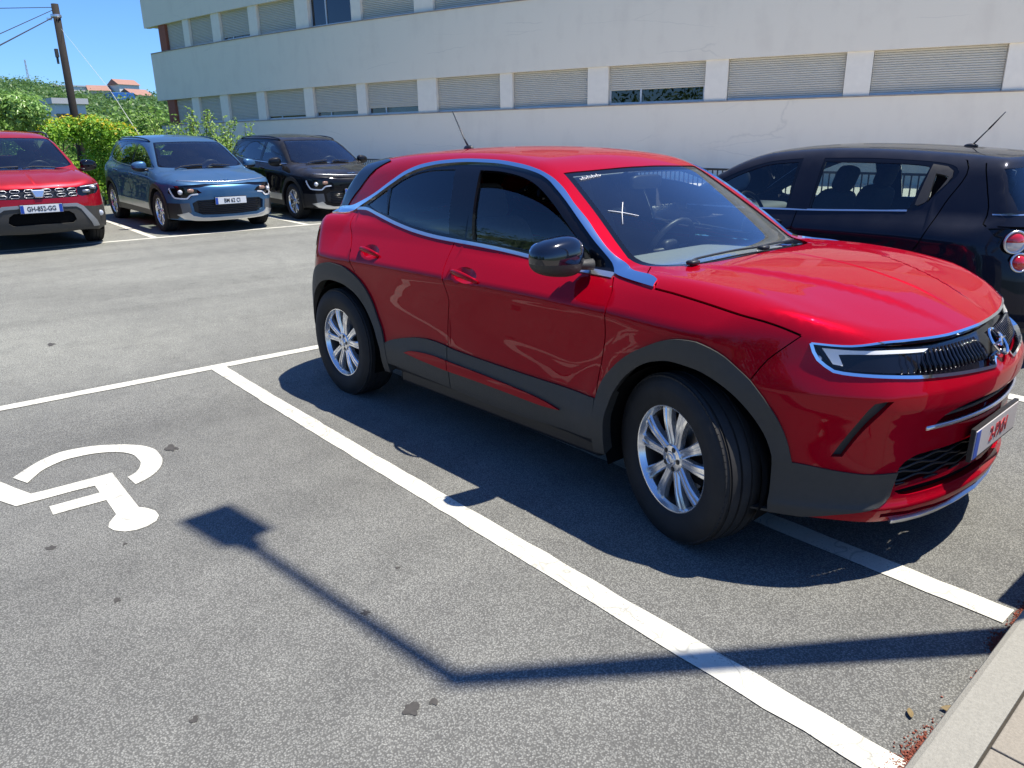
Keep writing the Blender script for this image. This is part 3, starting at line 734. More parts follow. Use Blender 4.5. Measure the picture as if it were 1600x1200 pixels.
for i in range(60):
    for j in range(12):
        y = -9+i*.40; d0 = .119+j*.40; a, b_ = y+.003, y+.397
        V = [(kx(a)+d0, a), (kx(a)+d0+.396, a), (kx(b_)+d0+.396, b_), (kx(b_)+d0, b_)]
        mb.add([(*v, -.02) for v in V]+[(*v, .1265) for v in V], [(0,3,2,1),(4,5,6,7),(0,1,5,4),(1,2,6,5),(2,3,7,6),(3,0,4,7)])
o = mb.build('pavement', PAVE, bevel=.003); o['kind'] = 'structure'
# red-brown grit and leaves in the gutter
GRIT = pmat('red_brown_grit', (.20, .055, .032), .95, noise=.5, nscale=200)
mb = MB()
for k in range(6500):
    q = rng.random(); cl = [(1.66,.07,.035),(1.80,.05,.026),(2.24,.015,.010),(2.42,.02,.018),(2.47,.025,.022),(2.66,.08,.02),(2.9,.15,.02),(1.3,.3,.035)][rng.integers(0, 8)]
    y = cl[0]+rng.normal(0, cl[1]); x = kx(y)-.014-abs(rng.normal(0, cl[2]*.8)); s = rng.uniform(.0010, .0032)
    a = rng.uniform(0, 6.28); z = max(0, .012-(kx(y)-x)*.25)*rng.random()+s*.3
    rot = Matrix.Rotation(a, 3, (rng.random(), rng.random(), 1))
    mb.box((-s, -s*.7, -s*.35), (s, s*.7, s*.35), rot, (x, y, z+.002))
o = mb.build('gutter_grit', GRIT); tag(o, 'red brown grit and crumbled leaves gathered along the kerb', 'grit', kind='stuff')
LEAFD = pmat('dry_leaf', (.17, .12, .045), .7, noise=.5, nscale=60)
for k, (x, y, s, a, lab) in enumerate([(-.527,2.02,.030,.5,'curled yellowish dry leaf lying against the kerb'),(-.60,1.92,.020,2.1,'small thin tan dry leaf lying on the asphalt near the kerb')]):
    mb = MB(); V = []; F = []; n = 9
    for i in range(n):
        t = i/(n-1); wv = s*.42*math.sin(math.pi*t)**.8
        for j in range(5): u = j/4*2-1; V.append((s*(t*2-1), u*wv, .006+abs(u)*.35*wv+.25*s*(t-.5)**2*4*.4))
    for i in range(n-1):
        for j in range(4): F.append((i*5+j, (i+1)*5+j, (i+1)*5+j+1, i*5+j+1))
    mb.add(V, F); o = mb.build('dry_leaf', LEAFD, smooth=True); o.location = (x, y, 0.002); o.rotation_euler = (.2, 0, a)
    m = o.modifiers.new('th', 'SOLIDIFY'); m.thickness = .0008
    tag(o, lab, 'leaf')
# paving beyond the asphalt, towards the building
sheet('pavement', np.linspace(-46, 16, 60), [12.15, 12.9, 40], pmat('pale_paving', (.55,.51,.44), .85, noise=.1, nscale=3), .10)
mb = MB()
for k in range(62):
    x = -46+k; z0, z1 = float(gz(x)), float(gz(x+.99)); mb.add([(x,12.03,z0-.1),(x+.99,12.03,z1-.1),(x+.99,12.03,z1+.12),(x,12.03,z0+.12),(x,12.17,z0+.12),(x+.99,12.17,z1+.12)], [(0,1,2,3),(3,2,5,4)])
o = mb.build('kerb', CONC); o['kind'] = 'structure'

# ------------------------------------------------------------ the red crossover in the foreground
MOK.tyre, MOK.tw, MOK.rim, MOK.ytyre = .343, .208, .215, .778
def build_mokka():
    S = MOK
    red = paint('metallic_red_paint', (.31, .0007, .010), .18, .34, dust=.002)
    root = empty('parked_car', (-1.70801, 3.069310, 0), (0, 0, .0290099))
    tag(root, 'glossy red crossover with black mirrors and chrome window arc, nearest to the camera', 'car')
    C = {}
    co = [(-2.895,1.140),(-2.864,1.154),(-2.694,1.169),(-2.542,1.207),(-2.395,1.258),(-2.273,1.318),(-2.121,1.388),(-1.992,1.422),(-1.812,1.443),(-1.593,1.452),(-1.381,1.448),(-1.179,1.431),(-1.04,1.408),(-.95,1.380),(-.863,1.338),(-.746,1.264),(-.648,1.2),(-.56,1.137),(-.483,1.083),(-.43,1.052),(-.38,1.033),(-.31,1.024),(-.22,1.021),(-.172,1.012)]
    ci = [(-2.879,1.116),(-2.70,1.124),(-2.564,1.171),(-2.383,1.242),(-2.23,1.314),(-2.104,1.370),(-1.956,1.407),(-1.79,1.427),(-1.57,1.436),(-1.358,1.432),(-1.169,1.415),(-1.02,1.391),(-.94,1.364),(-.871,1.328),(-.788,1.279),(-.672,1.201),(-.555,1.118),(-.484,1.068),(-.439,1.034),(-.40,1.010),(-.318,1.000),(-.164,.990)]
    belt = [(-2.60,1.158),(-2.483,1.163),(-2.304,1.138),(-2.079,1.102),(-1.845,1.074),(-1.64,1.060),(-1.47,1.055),(-1.326,1.052),(-1.122,1.044),(-.923,1.030),(-.764,1.018),(-.60,1.008),(-.40,1.004)]
    hood = [(-.157,.992),(-.077,.988),(.011,.980),(.102,.970),(.173,.961),(.245,.951),(.308,.941),(.351,.931),(.387,.920),(.432,.903)]
    aro = [(-.39,.28),(-.386,.41),(-.382,.485),(-.354,.575),(-.288,.661),(-.202,.733),(-.105,.788),(-.03,.822),(.04,.839),(.101,.842),(.165,.828),(.215,.806),(.262,.773),(.315,.732),(.362,.680),(.407,.612),(.442,.528),(.462,.447)]
    ari = [(-.333,.26),(-.33,.408),(-.307,.51),(-.254,.605),(-.17,.685),(-.082,.731),(.007,.749),(.105,.742),(.205,.711),(.284,.66),(.346,.59),(.384,.519),(.402,.45),(.402,.26)]
    rro = [(-3.02,.40),(-3.005,.50),(-2.965,.60),(-2.91,.68),(-2.85,.745),(-2.77,.80),(-2.659,.838),(-2.55,.851),(-2.43,.845),(-2.321,.812),(-2.235,.760),(-2.173,.690),(-2.112,.585),(-2.05,.477),(-2.020,.387),(-2.012,.28)]
    rri = [(-2.935,.26),(-2.93,.42),(-2.90,.52),(-2.84,.62),(-2.76,.69),(-2.66,.732),(-2.55,.745),(-2.445,.738),(-2.323,.70),(-2.237,.64),(-2.166,.560),(-2.106,.468),(-2.066,.38),(-2.062,.26)]
    corner = (.438, .897)
    XR = -2.95
    outl = join(crv(co), crv([co[-1], hood[0]]), crv(hood), crv([hood[-1], corner]), crv([corner, (.396,.853),(.357,.809),(.315,.732)]), crv(aro[14:], .03),
                crv([aro[-1], ari[12]]), crv([ari[12], ari[13]]), crv([ari[13], (XR, .26)], .06), crv([(XR,.26),(XR,1.10)]), crv([(XR,1.10), co[0]]))
    dlo = join(crv(ci[2:20]), crv(belt[::-1]))
    pq = crv([(-2.478,1.186),(-2.379,1.232),(-2.275,1.280),(-2.223,1.150),(-2.317,1.153)], .03, True)
    pr = join(crv([(-2.238,1.293),(-2.133,1.342),(-1.99,1.382),(-1.85,1.398),(-1.66,1.405)]), crv([(-1.66,1.405),(-1.60,1.24),(-1.565,1.082)]), crv([(-1.565,1.082),(-1.72,1.088),(-1.898,1.102),(-2.05,1.120),(-2.205,1.143)]))
    pf = join(crv([(-1.447,1.405),(-1.321,1.403),(-1.176,1.390),(-1.053,1.366),(-.955,1.33),(-.86,1.28),(-.745,1.205),(-.66,1.145),(-.60,1.10),(-.555,1.045)]), crv([(-.555,1.045),(-.772,1.040),(-.94,1.052),(-1.125,1.062),(-1.36,1.070)]), crv([(-1.36,1.070),(-1.40,1.24),(-1.447,1.405)]))
    gl = join(crv([(-1.425,1.325),(-1.298,1.328),(-1.16,1.316),(-1.027,1.294),(-.907,1.262),(-.811,1.223),(-.727,1.177),(-.656,1.129),(-.585,1.06),(-.56,1.0)]), crv([(-.56,1.0),(-1.35,1.0)]), crv([(-1.35,1.0),(-1.425,1.325)]))
    chrome = join(crv(co), crv(ci[::-1]))
    gapf = [strip(crv([(-1.50,1.05),(-1.475,.95),(-1.43,.86),(-1.408,.78),(-1.43,.70),(-1.448,.60),(-1.44,.48),(-1.42,.396),(-1.418,.28)]), .006),
            strip(crv([(-.395,1.0),(-.352,.945),(-.340,.871),(-.343,.788),(-.36,.691),(-.382,.55),(-.384,.41),(-.386,.28)]), .006),
            strip(crv([(-2.61,1.16),(-2.57,1.09),(-2.44,.985),(-2.36,.90),(-2.30,.82)]), .006),
            strip(crv([hood[0],(-.165,1.0),co[-1]]), .005), strip(crv(hood)-np.array([0,.004]), .007), strip(crv([corner, (.396,.853),(.357,.809),(.315,.732)])-np.array([.004,0]), .004)]
    ct = [(-2.06,.42),(-1.98,.458),(-1.878,.487),(-1.705,.521),(-1.60,.529),(-1.50,.526),(-1.40,.515),(-1.201,.508),(-.973,.503),(-.697,.500),(-.36,.500)]
    cladp = join(crv(ct), crv([(-.36,.5),(-.36,.20)]), crv([(-.36,.20),(-2.06,.20)], .06), crv([(-2.06,.20),(-2.06,.42)]))
    rock = dens([(-2.03,.318),(-1.43,.302),(-1.14,.286),(-.84,.290),(-.56,.308),(-.36,.322),(-.36,.18),(-2.03,.18)], .05)
    ins = join(crv([(-1.824,.418),(-1.76,.438),(-1.66,.448),(-1.552,.452),(-1.41,.447),(-1.115,.438),(-.822,.424),(-.68,.412),(-.592,.396)]), crv([(-.592,.396),(-.713,.388),(-.964,.393),(-1.192,.397),(-1.409,.398),(-1.623,.405),(-1.824,.418)]))
    archF = join(crv(aro), crv([aro[-1], (.55,.35)]), [(.55,.2)], [(-.39,.2)])
    holeF = join(crv(ari), [(.402,.1)], [(-.333,.1)])
    archR = join(crv(rro), [(-2.012,.2)], [(-3.02,.2)])
    holeR = join(crv(rri), [(-2.062,.1)], [(-2.935,.1)])
    hf = ell((-1.278,.915), .090, .034, rot=-.10); hr = ell((-2.185,.948), .086, .033, rot=-.09)
    dish = lambda c: (lambda uv: -.022*np.clip(1-(((uv[:,0]-c[0])/.092)**2+((uv[:,1]-c[1])/.036)**2), 0, 1))
    lampr = join(crv([(-2.88,1.02),(-2.90,.97),(-2.96,.90)]), crv([(-2.96,.90),(-3.0,.90),(-3.0,1.03)], .05))
    for side in (-1, 1):
        regions(S, 'side', outl, [
            ('arch_opening', [holeF, holeR], None, 0),
            ('wheel_arch_trim', [archF], MT['clad'], .012, dict(lip=.06)),
            ('wheel_arch_trim', [archR], MT['clad'], .012, dict(lip=.06)),
            ('chrome_arc', [chrome], MT['chrome'], .008, dict(lip=.012)),
            ('window_opening', [pf], None, 0),
            ('rear_door_window', [pr], MT['glass'], -.008, dict(lip=.006)),
            ('quarter_window', [pq], MT['glass'], -.008, dict(lip=.006)),
            ('belt_moulding', [strip(crv(belt), .017)], MT['satin'], .005, dict(lip=.01)),
            ('window_frame', [dlo], MT['gloss'], -.003, dict(lip=.02)),
            ('panel_seam', gapf, MT['dark'], -.012, dict(lip=0)),
            ('handle_recess', [hf], red, dish((-1.278,.915)), dict(lip=0)),
            ('handle_recess', [hr], red, dish((-2.185,.948)), dict(lip=0)),
            ('rocker_sill', [rock], MT['black'], -.03),
            ('cladding_insert', [ins], red, .020, dict(lip=.02)),
            ('door_cladding', [cladp], MT['clad'], .010, dict(lip=.012)),
            ('tail_lamp', [lampr], MT['gloss'], .004),
            ('front_door', [dens([(-1.42,1.2),(-.36,1.2),(-.36,.2),(-1.43,.2)], .3)], red, 0, dict(lip=.02)),
            ('rear_door', [dens([(-2.60,1.2),(-1.42,1.2),(-1.43,.2),(-2.05,.2),(-2.3,.82),(-2.44,.985)], .3)], red, 0, dict(lip=.02)),
            ('front_fender', [dens([(-.36,1.2),(.6,1.2),(.6,.2),(-.36,.2)], .3)], red, 0, dict(lip=.02)),
            ('quarter_panel', None, red, 0),
        ], root, .028, side)
        regions(S, 'side', gl, [('front_door_window', None, MT['glass'], -.018)], root, .04, side, lip=.005)
        # inner door lining seen through the lowered window, and a dark lining behind the panels
        regions(S, 'side', dens([(-2.6,1.12),(-1.45,1.03),(-.40,.99),(-.40,.30),(-2.0,.30),(-2.45,.85),(-2.8,1.0)], .08), [('door_lining', None, MT['seat'], -.06)], root, .08, side, lip=0)
        wheel_well(root, .02, side, S, .375); wheel_well(root, -2.561, side, S, .375)
        wheel(root, .022, side, S, 'ten', steer=-.289); wheel(root, -2.561, side, S, 'ten')
        door_mirror(root, (-.60, .908, 1.078) if side < 0 else (-.74, .875, 1.045), side, pmat('mirror_cap_black', (.006,.008,.016), .12, .3, coat=1) if side < 0 else MT['gloss'], MT['clad'], (.095, .125, .082), (.07, -.11, -.03), 10)
        handle(root, S, (-1.278,.905), side, red, .235, -.09); handle(root, S, (-2.185,.938), side, red, .225, -.08)
    # ---- top: bonnet, windscreen, pillars and roof
    L3 = lambda c: S.lift('side', np.asarray(c), -1)[0]
    coT = S.drop('top', L3(crv(co))); hdT = S.drop('top', L3(crv(hood)))
    nose = crv([(.438,-.765),(.501,-.727),(.558,-.681),(.610,-.609),(.655,-.501),(.700,-.323),(.722,-.15),(.728,0)])
    rear = crv([(-2.86,0),(-2.85,-.25),(-2.80,-.45),(-2.83,-.56),(-2.893,-.634)])
    half = join(rear, coT, hdT, nose)
    outT = join(half, mirt(half))
    wsl = [(-.935,-.520),(-.81,-.550),(-.707,-.574),(-.591,-.604),(-.507,-.626),(-.428,-.642)]
    wsb = [(-.428,-.642),(-.385,-.632),(-.327,-.597),(-.262,-.523),(-.222,-.451),(-.195,-.364),(-.178,-.2),(-.176,0)]
    wst = [(-.895,0),(-.900,-.2),(-.912,-.37),(-.935,-.520)]
    wh = join(crv(wst), crv(wsl), crv(wsb)); ws = join(wh, mirt(wh))
    inn = ws.copy(); c = np.array([-.56, 0]); inn = c + (ws-c)*np.array([.90, .945])
    cowl = join(crv([(-.428,-.642),(-.362,-.625),(-.305,-.592),(-.235,-.522),(-.195,-.45),(-.165,-.364),(-.146,-.2),(-.143,0)]), crv(wsb[::-1])); 
    hood_rear = [(-.157,-.82),(-.22,-.77),(-.32,-.625),(-.265,-.56),(-.205,-.48),(-.16,-.364),(-.143,-.2),(-.14,0)]
    bon = join(crv(hood_rear), [(.9,0)], [(.9,-.9)], [(-.157,-.9)])
    fin = dens([(-2.40,-.515),(-2.52,-.553),(-2.64,-.605),(-2.79,-.640),(-2.95,-.68),(-2.95,-.36),(-2.62,-.36),(-2.5,-.47)], .05)
    regions(S, 'top', outT, [
        ('windscreen', [inn], MT['ws'], -.004, dict(lip=.004)),
        ('windscreen_border', [ws], MT['gloss'], -.004, dict(lip=.01)),
        ('scuttle', [cowl, mirt(cowl)], MT['black'], -.02),
        ('panel_seam', [strip(crv(hood_rear[:3]), .006), strip(mirt(crv(hood_rear[:3])), .006)], MT['dark'], -.012, dict(lip=0)),
        ('rear_spoiler', [fin, mirt(fin)], MT['gloss'], .006, dict(lip=.02)),
        ('bonnet', [bon, mirt(bon)], red, 0, dict(lip=.02)),
        ('roof', None, red, 0, dict(lip=.02)),
    ], root, .028)
    # headliner
    hl = dens([(-1.05,-.47),(-2.75,-.44),(-2.75,.44),(-1.05,.47)], .08)
    regions(S, 'top', hl, [('headliner', None, MT['liner'], -.045)], root, .08, lip=0)
    # ---- rear
    reT = S.lift('top', rear)[0]; sd = S.lift('side', crv([(XR,.26),(XR,1.10)]), -1)[0]; sd2 = S.lift('side', crv([(XR,1.10), co[0]]), -1)[0]
    lf = join(S.drop('rear', reT), S.drop('rear', sd2)[::-1], S.drop('rear', sd)[::-1])
    outR = join(lf, mir(lf)) if False else join(mir(lf), lf)
    rw = dens([(-.75,1.12),(-.60,1.60),(.60,1.60),(.75,1.12),(.3,1.06),(-.3,1.06)], .06)
    regions(S, 'rear', outR, [
        ('rear_window', [rw], MT['glass'], -.002),
        ('tail_lamp', [dens([(-1.1,.90),(-.45,.93),(-.45,1.02),(-1.1,1.05)], .05), dens([(1.1,.90),(.45,.93),(.45,1.02),(1.1,1.05)], .05)], MT['redl'], .004),
        ('rear_bumper_trim', [dens([(-1.3,.2),(1.3,.2),(1.3,.50),(-1.3,.50)], .08)], MT['clad'], .008),
        ('tailgate', None, red, 0)], root, .04)
    # black fins beside the rear window
    # ---- front: bumper, visor, grilles
    cor = S.lift('side', np.array([corner]), -1)[0]
    seam = S.lift('side', join(crv([corner, (.396,.853),(.357,.809),(.315,.732)]), crv(aro[14:], .03), crv([aro[-1], ari[12]]), crv([ari[12], (.402,.26)])), -1)[0]
    noseF = S.drop('front', S.lift('top', nose)[0]); seamF = S.drop('front', seam)
    botF = crv([seamF[-1], (-1.0,.252), (-.72,.245), (-.55,.228), (-.35,.212), (-.15,.208), (0,.208)])
    hF = join(noseF[::-1], seamF, botF); outF = join(hF, mir(hF))
    D = lambda pts: S.drop('front', np.array(pts, float))
    vt = np.vstack([noseF[1:-1:4], noseF[-1:]]) - np.array([0, .007])
    vb = D([(.822,0,.772),(.822,-.07,.764),(.829,-.095,.737),(.8,-.326,.751),(.743,-.512,.762),(.667,-.633,.773),(.584,-.706,.781),(.548,-.730,.787),(.518,-.745,.806),(.49,-.756,.832)]); vb = np.vstack([vb, vt[:1]])
    hv = join(crv(vt[::-1]), crv(vb[3:][::-1])[::-1][::-1][::-1] if False else crv(vb[::-1][:8]), [vb[2]], [vb[1]], [vb[0]])
    vis = join(hv, mir(hv))
    frame = [strip(crv(vt), .006), strip(join(crv(vb[::-1][:9]), [vb[2]]), .010), strip(np.array([vb[2], vb[1], vb[0]]), .010)]
    frame = frame + [mir(f) for f in frame]
    ln = D([(.478,-.750,.874),(.562,-.687,.868),(.644,-.581,.864),(.708,-.40,.850),(.735,-.51,.776),(.665,-.631,.787),(.587,-.701,.793),(.548,-.727,.803),(.518,-.741,.825)])
    lens = join(crv(ln[:4]), crv(ln[4:]), [ln[0]])
    dr = D([(.500,-.738,.862),(.58,-.68,.857),(.65,-.592,.855),(.706,-.40,.843)]); dr2 = D([(.708,-.43,.836),(.655,-.600,.843),(.583,-.683,.844),(.548,-.712,.842),(.566,-.708,.806),(.540,-.728,.811)])
    drl = join(crv(dr), crv(dr2[:4]), [dr2[4]], [dr2[5]], [dr[0]])
    ac = D([(.571,-.731,.485),(.602,-.712,.555),(.63,-.691,.62),(.644,-.676,.658),(.659,-.66,.686),(.675,-.640,.693),(.700,-.61,.694),(.684,-.637,.66),(.647,-.676,.586),(.602,-.709,.487)])
    air = join(crv(ac[:7]), crv(ac[6:]))
    sl_ = D([(.787,-.444,.575),(.794,-.42,.598),(.803,-.386,.622),(.819,-.311,.638),(.834,-.192,.645),(.841,0,.645)]); sl2 = D([(.845,0,.558),(.84,-.105,.556),(.821,-.301,.562),(.787,-.444,.575)])
    hs = join(crv(sl_), crv(sl2)); slot = join(hs, mir(hs))
    lg = D([(.745,-.555,.36),(.738,-.551,.421),(.754,-.524,.461),(.772,-.48,.477),(.8,-.385,.48),(.823,-.269,.480),(.84,0,.480)]); lg2 = D([(.83,0,.315),(.833,-.12,.315),(.804,-.336,.318),(.753,-.509,.322),(.741,-.55,.345)])
    hg = join(crv(lg[:4]), crv(lg[3:]), crv(lg2)); lgr = join(hg, mir(hg))
    cb = D([(.39,-.83,.45),(.467,-.791,.45),(.55,-.744,.440),(.612,-.701,.43),(.679,-.64,.421),(.74,-.551,.418)]); cb2 = D([(.735,-.57,.33),(.71,-.585,.302),(.669,-.638,.285),(.60,-.70,.270),(.518,-.751,.250),(.40,-.82,.235)])
    cl = join(crv(cb), crv([cb[-1], cb2[0]]), crv(cb2), [(-1.25,.18)], [(-1.25,.45)])
    bk = strip(np.array([(-.56,.248),(-.45,.243),(-.25,.236),(0,.234),(.25,.236),(.45,.243),(.56,.248)])+np.array([0,.010]), .017)
    skid = np.array([(-.52,.238),(-.40,.234),(-.2,.226),(0,.225),(.2,.226),(.40,.234),(.52,.238),(.5,.15),(-.5,.15)])
    tray = np.array([(-1.3,.232),(-.85,.242),(-.60,.232),(-.5,.15),(-1.3,.15)])
    F = regions(S, 'front', outF, [
        ('chrome_frame', frame, MT['chrome'], .006, dict(lip=.02)),
        ('daytime_lamp', [drl, mir(drl)], pmat('lamp_diffuser', (.62,.63,.62), .25, coat=1), -.006, dict(lip=.01)),
        ('headlamp', [lens, mir(lens)], MT['gloss'], -.012, dict(lip=.01)),
        ('radiator_panel', [vis], MT['gloss'], -.024, dict(lip=.01)),
        ('air_slot', [air, mir(air)], MT['clad'], lambda uv: -.03, dict(lip=0)) if False else ('air_slot', [air, mir(air)], MT['clad'], -.022, dict(lip=.002)),
        ('upper_intake', [slot], MT['dark'], -.055, dict(lip=0)),
        ('lower_intake', [lgr], MT['dark'], -.028, dict(lip=0)),
        ('bumper_trim', [cl, mir(cl)], MT['clad'], .006, dict(lip=.03)),
        ('splitter_gap', [bk], MT['black'], -.015, dict(lip=0)),
        ('skid_plate', [skid], MT['satin'], .012, dict(lip=.04)),
        ('air_deflector', [tray, mir(tray)], MT['black'], -.01),
        ('front_bumper', None, red, 0, dict(lip=.03)),
    ], root, .022)
    # ribs of the grille, slats and mesh
    rb = []
    for k in range(-23, 24):
        th = k*.0235
        if abs(th) < .075: continue
        z0 = .765 + .012*min(1, abs(th)/.5); z1 = .838 - .0*abs(th)
        rb.append([(th+.0035*math.sin(q*2.1), z0+(z1-z0)*q/4+.012*abs(th)*q/4) for q in range(5)])
    for sg in (-1, 1): tubes_on(S, 'front', [r_ for r_ in rb if r_[0][0]*sg > 0], .0062, 'grille_ribs', MT['gloss'], root, off=-.016)
    lamps = MB()
    for sg in (-1, 1):
        for k in range(3):
            th = sg*(.80+.055*k)
            P, N = surf(S, 'front', (th, .825), -1, -.016)
            lamps.sell(P, (.014, .014, .014), n=(12, 8))
    lamps.build('projector_lenses', MT['lensw'], root, smooth=True)
    sl1 = [(t, .573+.004*abs(t)) for t in np.linspace(-.44, .44, 25)]; sl3 = [(t, .604+.0*abs(t)) for t in np.linspace(-.40, .40, 25)]
    tubes_on(S, 'front', [sl1], .010, 'chrome_slat', MT['satin'], root, off=-.003, sq=(1, .9))
    tubes_on(S, 'front', [sl3], .007, 'intake_slat', MT['clad'], root, off=-.02)
    ms = []
    for j in range(1, 7):
        z = .330+.024*j; tm = .64 if j < 4 else .53
        ms.append([(t, z+.006*math.sin(t*42+j*math.pi)) for t in np.linspace(-tm, tm, 90)])
    tubes_on(S, 'front', ms, .0055, 'intake_mesh', MT['black'], root, off=-.020, n=5)
    # emblem: ring with a lightning bar
    P, N = surf(S, 'front', (0, .800), -1, .006); M3 = frame_on(P, N); em = MB(); ring = []
    for k in range(41): a = 2*math.pi*k/40; ring.append(tuple(P + M3 @ Vector((.052*math.cos(a), .052*math.sin(a), .008))))
    em.tube(ring, .0055, 8, cap=False)
    em.tube([tuple(P + M3 @ Vector(v)) for v in ((-.075, -.004, .012), (-.02, -.006, .014), (.0, -.012, .014))], [.002, .007, .008], 6)
    em.tube([tuple(P + M3 @ Vector(v)) for v in ((-.02, -.014, .014), (.02, .014, .014))], [.008, .008], 6)
    em.tube([tuple(P + M3 @ Vector(v)) for v in ((.0, .012, .014), (.02, .006, .014), (.075, .004, .012))], [.008, .007, .002], 6)
    em.build('lightning_emblem', MT['chrome'], root, smooth=True, auto=40)
    P, N = surf(S, 'front', (.012, .468), -1, .020)
    ink = pmat('red_plate_ink', (.36, .02, .03), .5)
    plate(root, P, N, '2-PXH', ink=ink, size=.080, sx=.9, wid=.48, mat=pmat('shaded_plate', (.46,.43,.42), .45))  # plate white darkened so that its shade sits in the colour
    # wipers, aerial, writing on the windscreen, trim
    wp = MB()
    for pts in ([(-.225,-.50),(-.265,-.36),(-.262,-.10),(-.235,.10)], [(-.20,.04),(-.255,.16),(-.275,.38),(-.30,.50)]):
        Pp, Nn = S.lift('top', crv(pts, .04)); q = Pp + Nn*.009
        wp.tube([tuple(v) for v in q], .0055, 6)
    for uv in ((-.205,-.49), (-.19,.03)):
        P, N = surf(S, 'top', uv, -1, .012); wp.sell(P, (.022, .030, .010), (.5, .5), n=(10, 6))
    wp.build('wiper', MT['black'], root, smooth=True)
    P, N = surf(S, 'top', (-2.29, 0)); an = MB()
    an.sell(P+Vector((0, 0, .006)), (.045, .022, .022), n=(16, 8)); an.tube([tuple(P+Vector((0, 0, .015))), tuple(P+Vector((-.045, 0, .07))), tuple(P+Vector((-.155, 0, .235)))], [.007, .0045, .003], 8)
    an.build('aerial', MT['black'], root, smooth=True)
    mk = []
    mk.append([(-.681,-.386),(-.627,-.453),(-.575,-.508)]); mk.append([(-.661,-.51),(-.629,-.447),(-.59,-.38)])
    for j in range(9):
        y0 = -.475+.016*j; mk.append([(-.858, y0), (-.878, y0+.006), (-.860, y0+.012)] if j % 2 else [(-.872, y0), (-.860, y0+.004), (-.868, y0+.011)])
    tubes_on(S, 'top', mk, .0017, 'marker_writing', MT['whitemark'], root, off=.0, n=5)
    # cabin
    interior(root, 0, -1.25, dashz=.985, dashx=(-.86,-.20), w=.66, z0=.33)
    mb = MB().sell((-.86, 0, 1.335), (.02, .12, .035), (.5, .5), n=(16, 8)); mb.build('rear_view_mirror', MT['black'], root, smooth=True)
    ub = MB().box((-3.0,-.60,.24), (.35,.60,.36)).box((-.20,-.55,.36), (.50,.55,.80)).box((-.42,-.70,.36), (-.20,.70,.93)).box((-3.05,-.56,.36),(-2.75,.56,.95))
    ub.build('underbody', MT['dark'], root)
    sk = MB().box((-2.0,-.80,.19), (-.42,.80,.30)); sk.build('floor_sill', MT['black'], root, bevel=.02)
    return root
build_mokka()

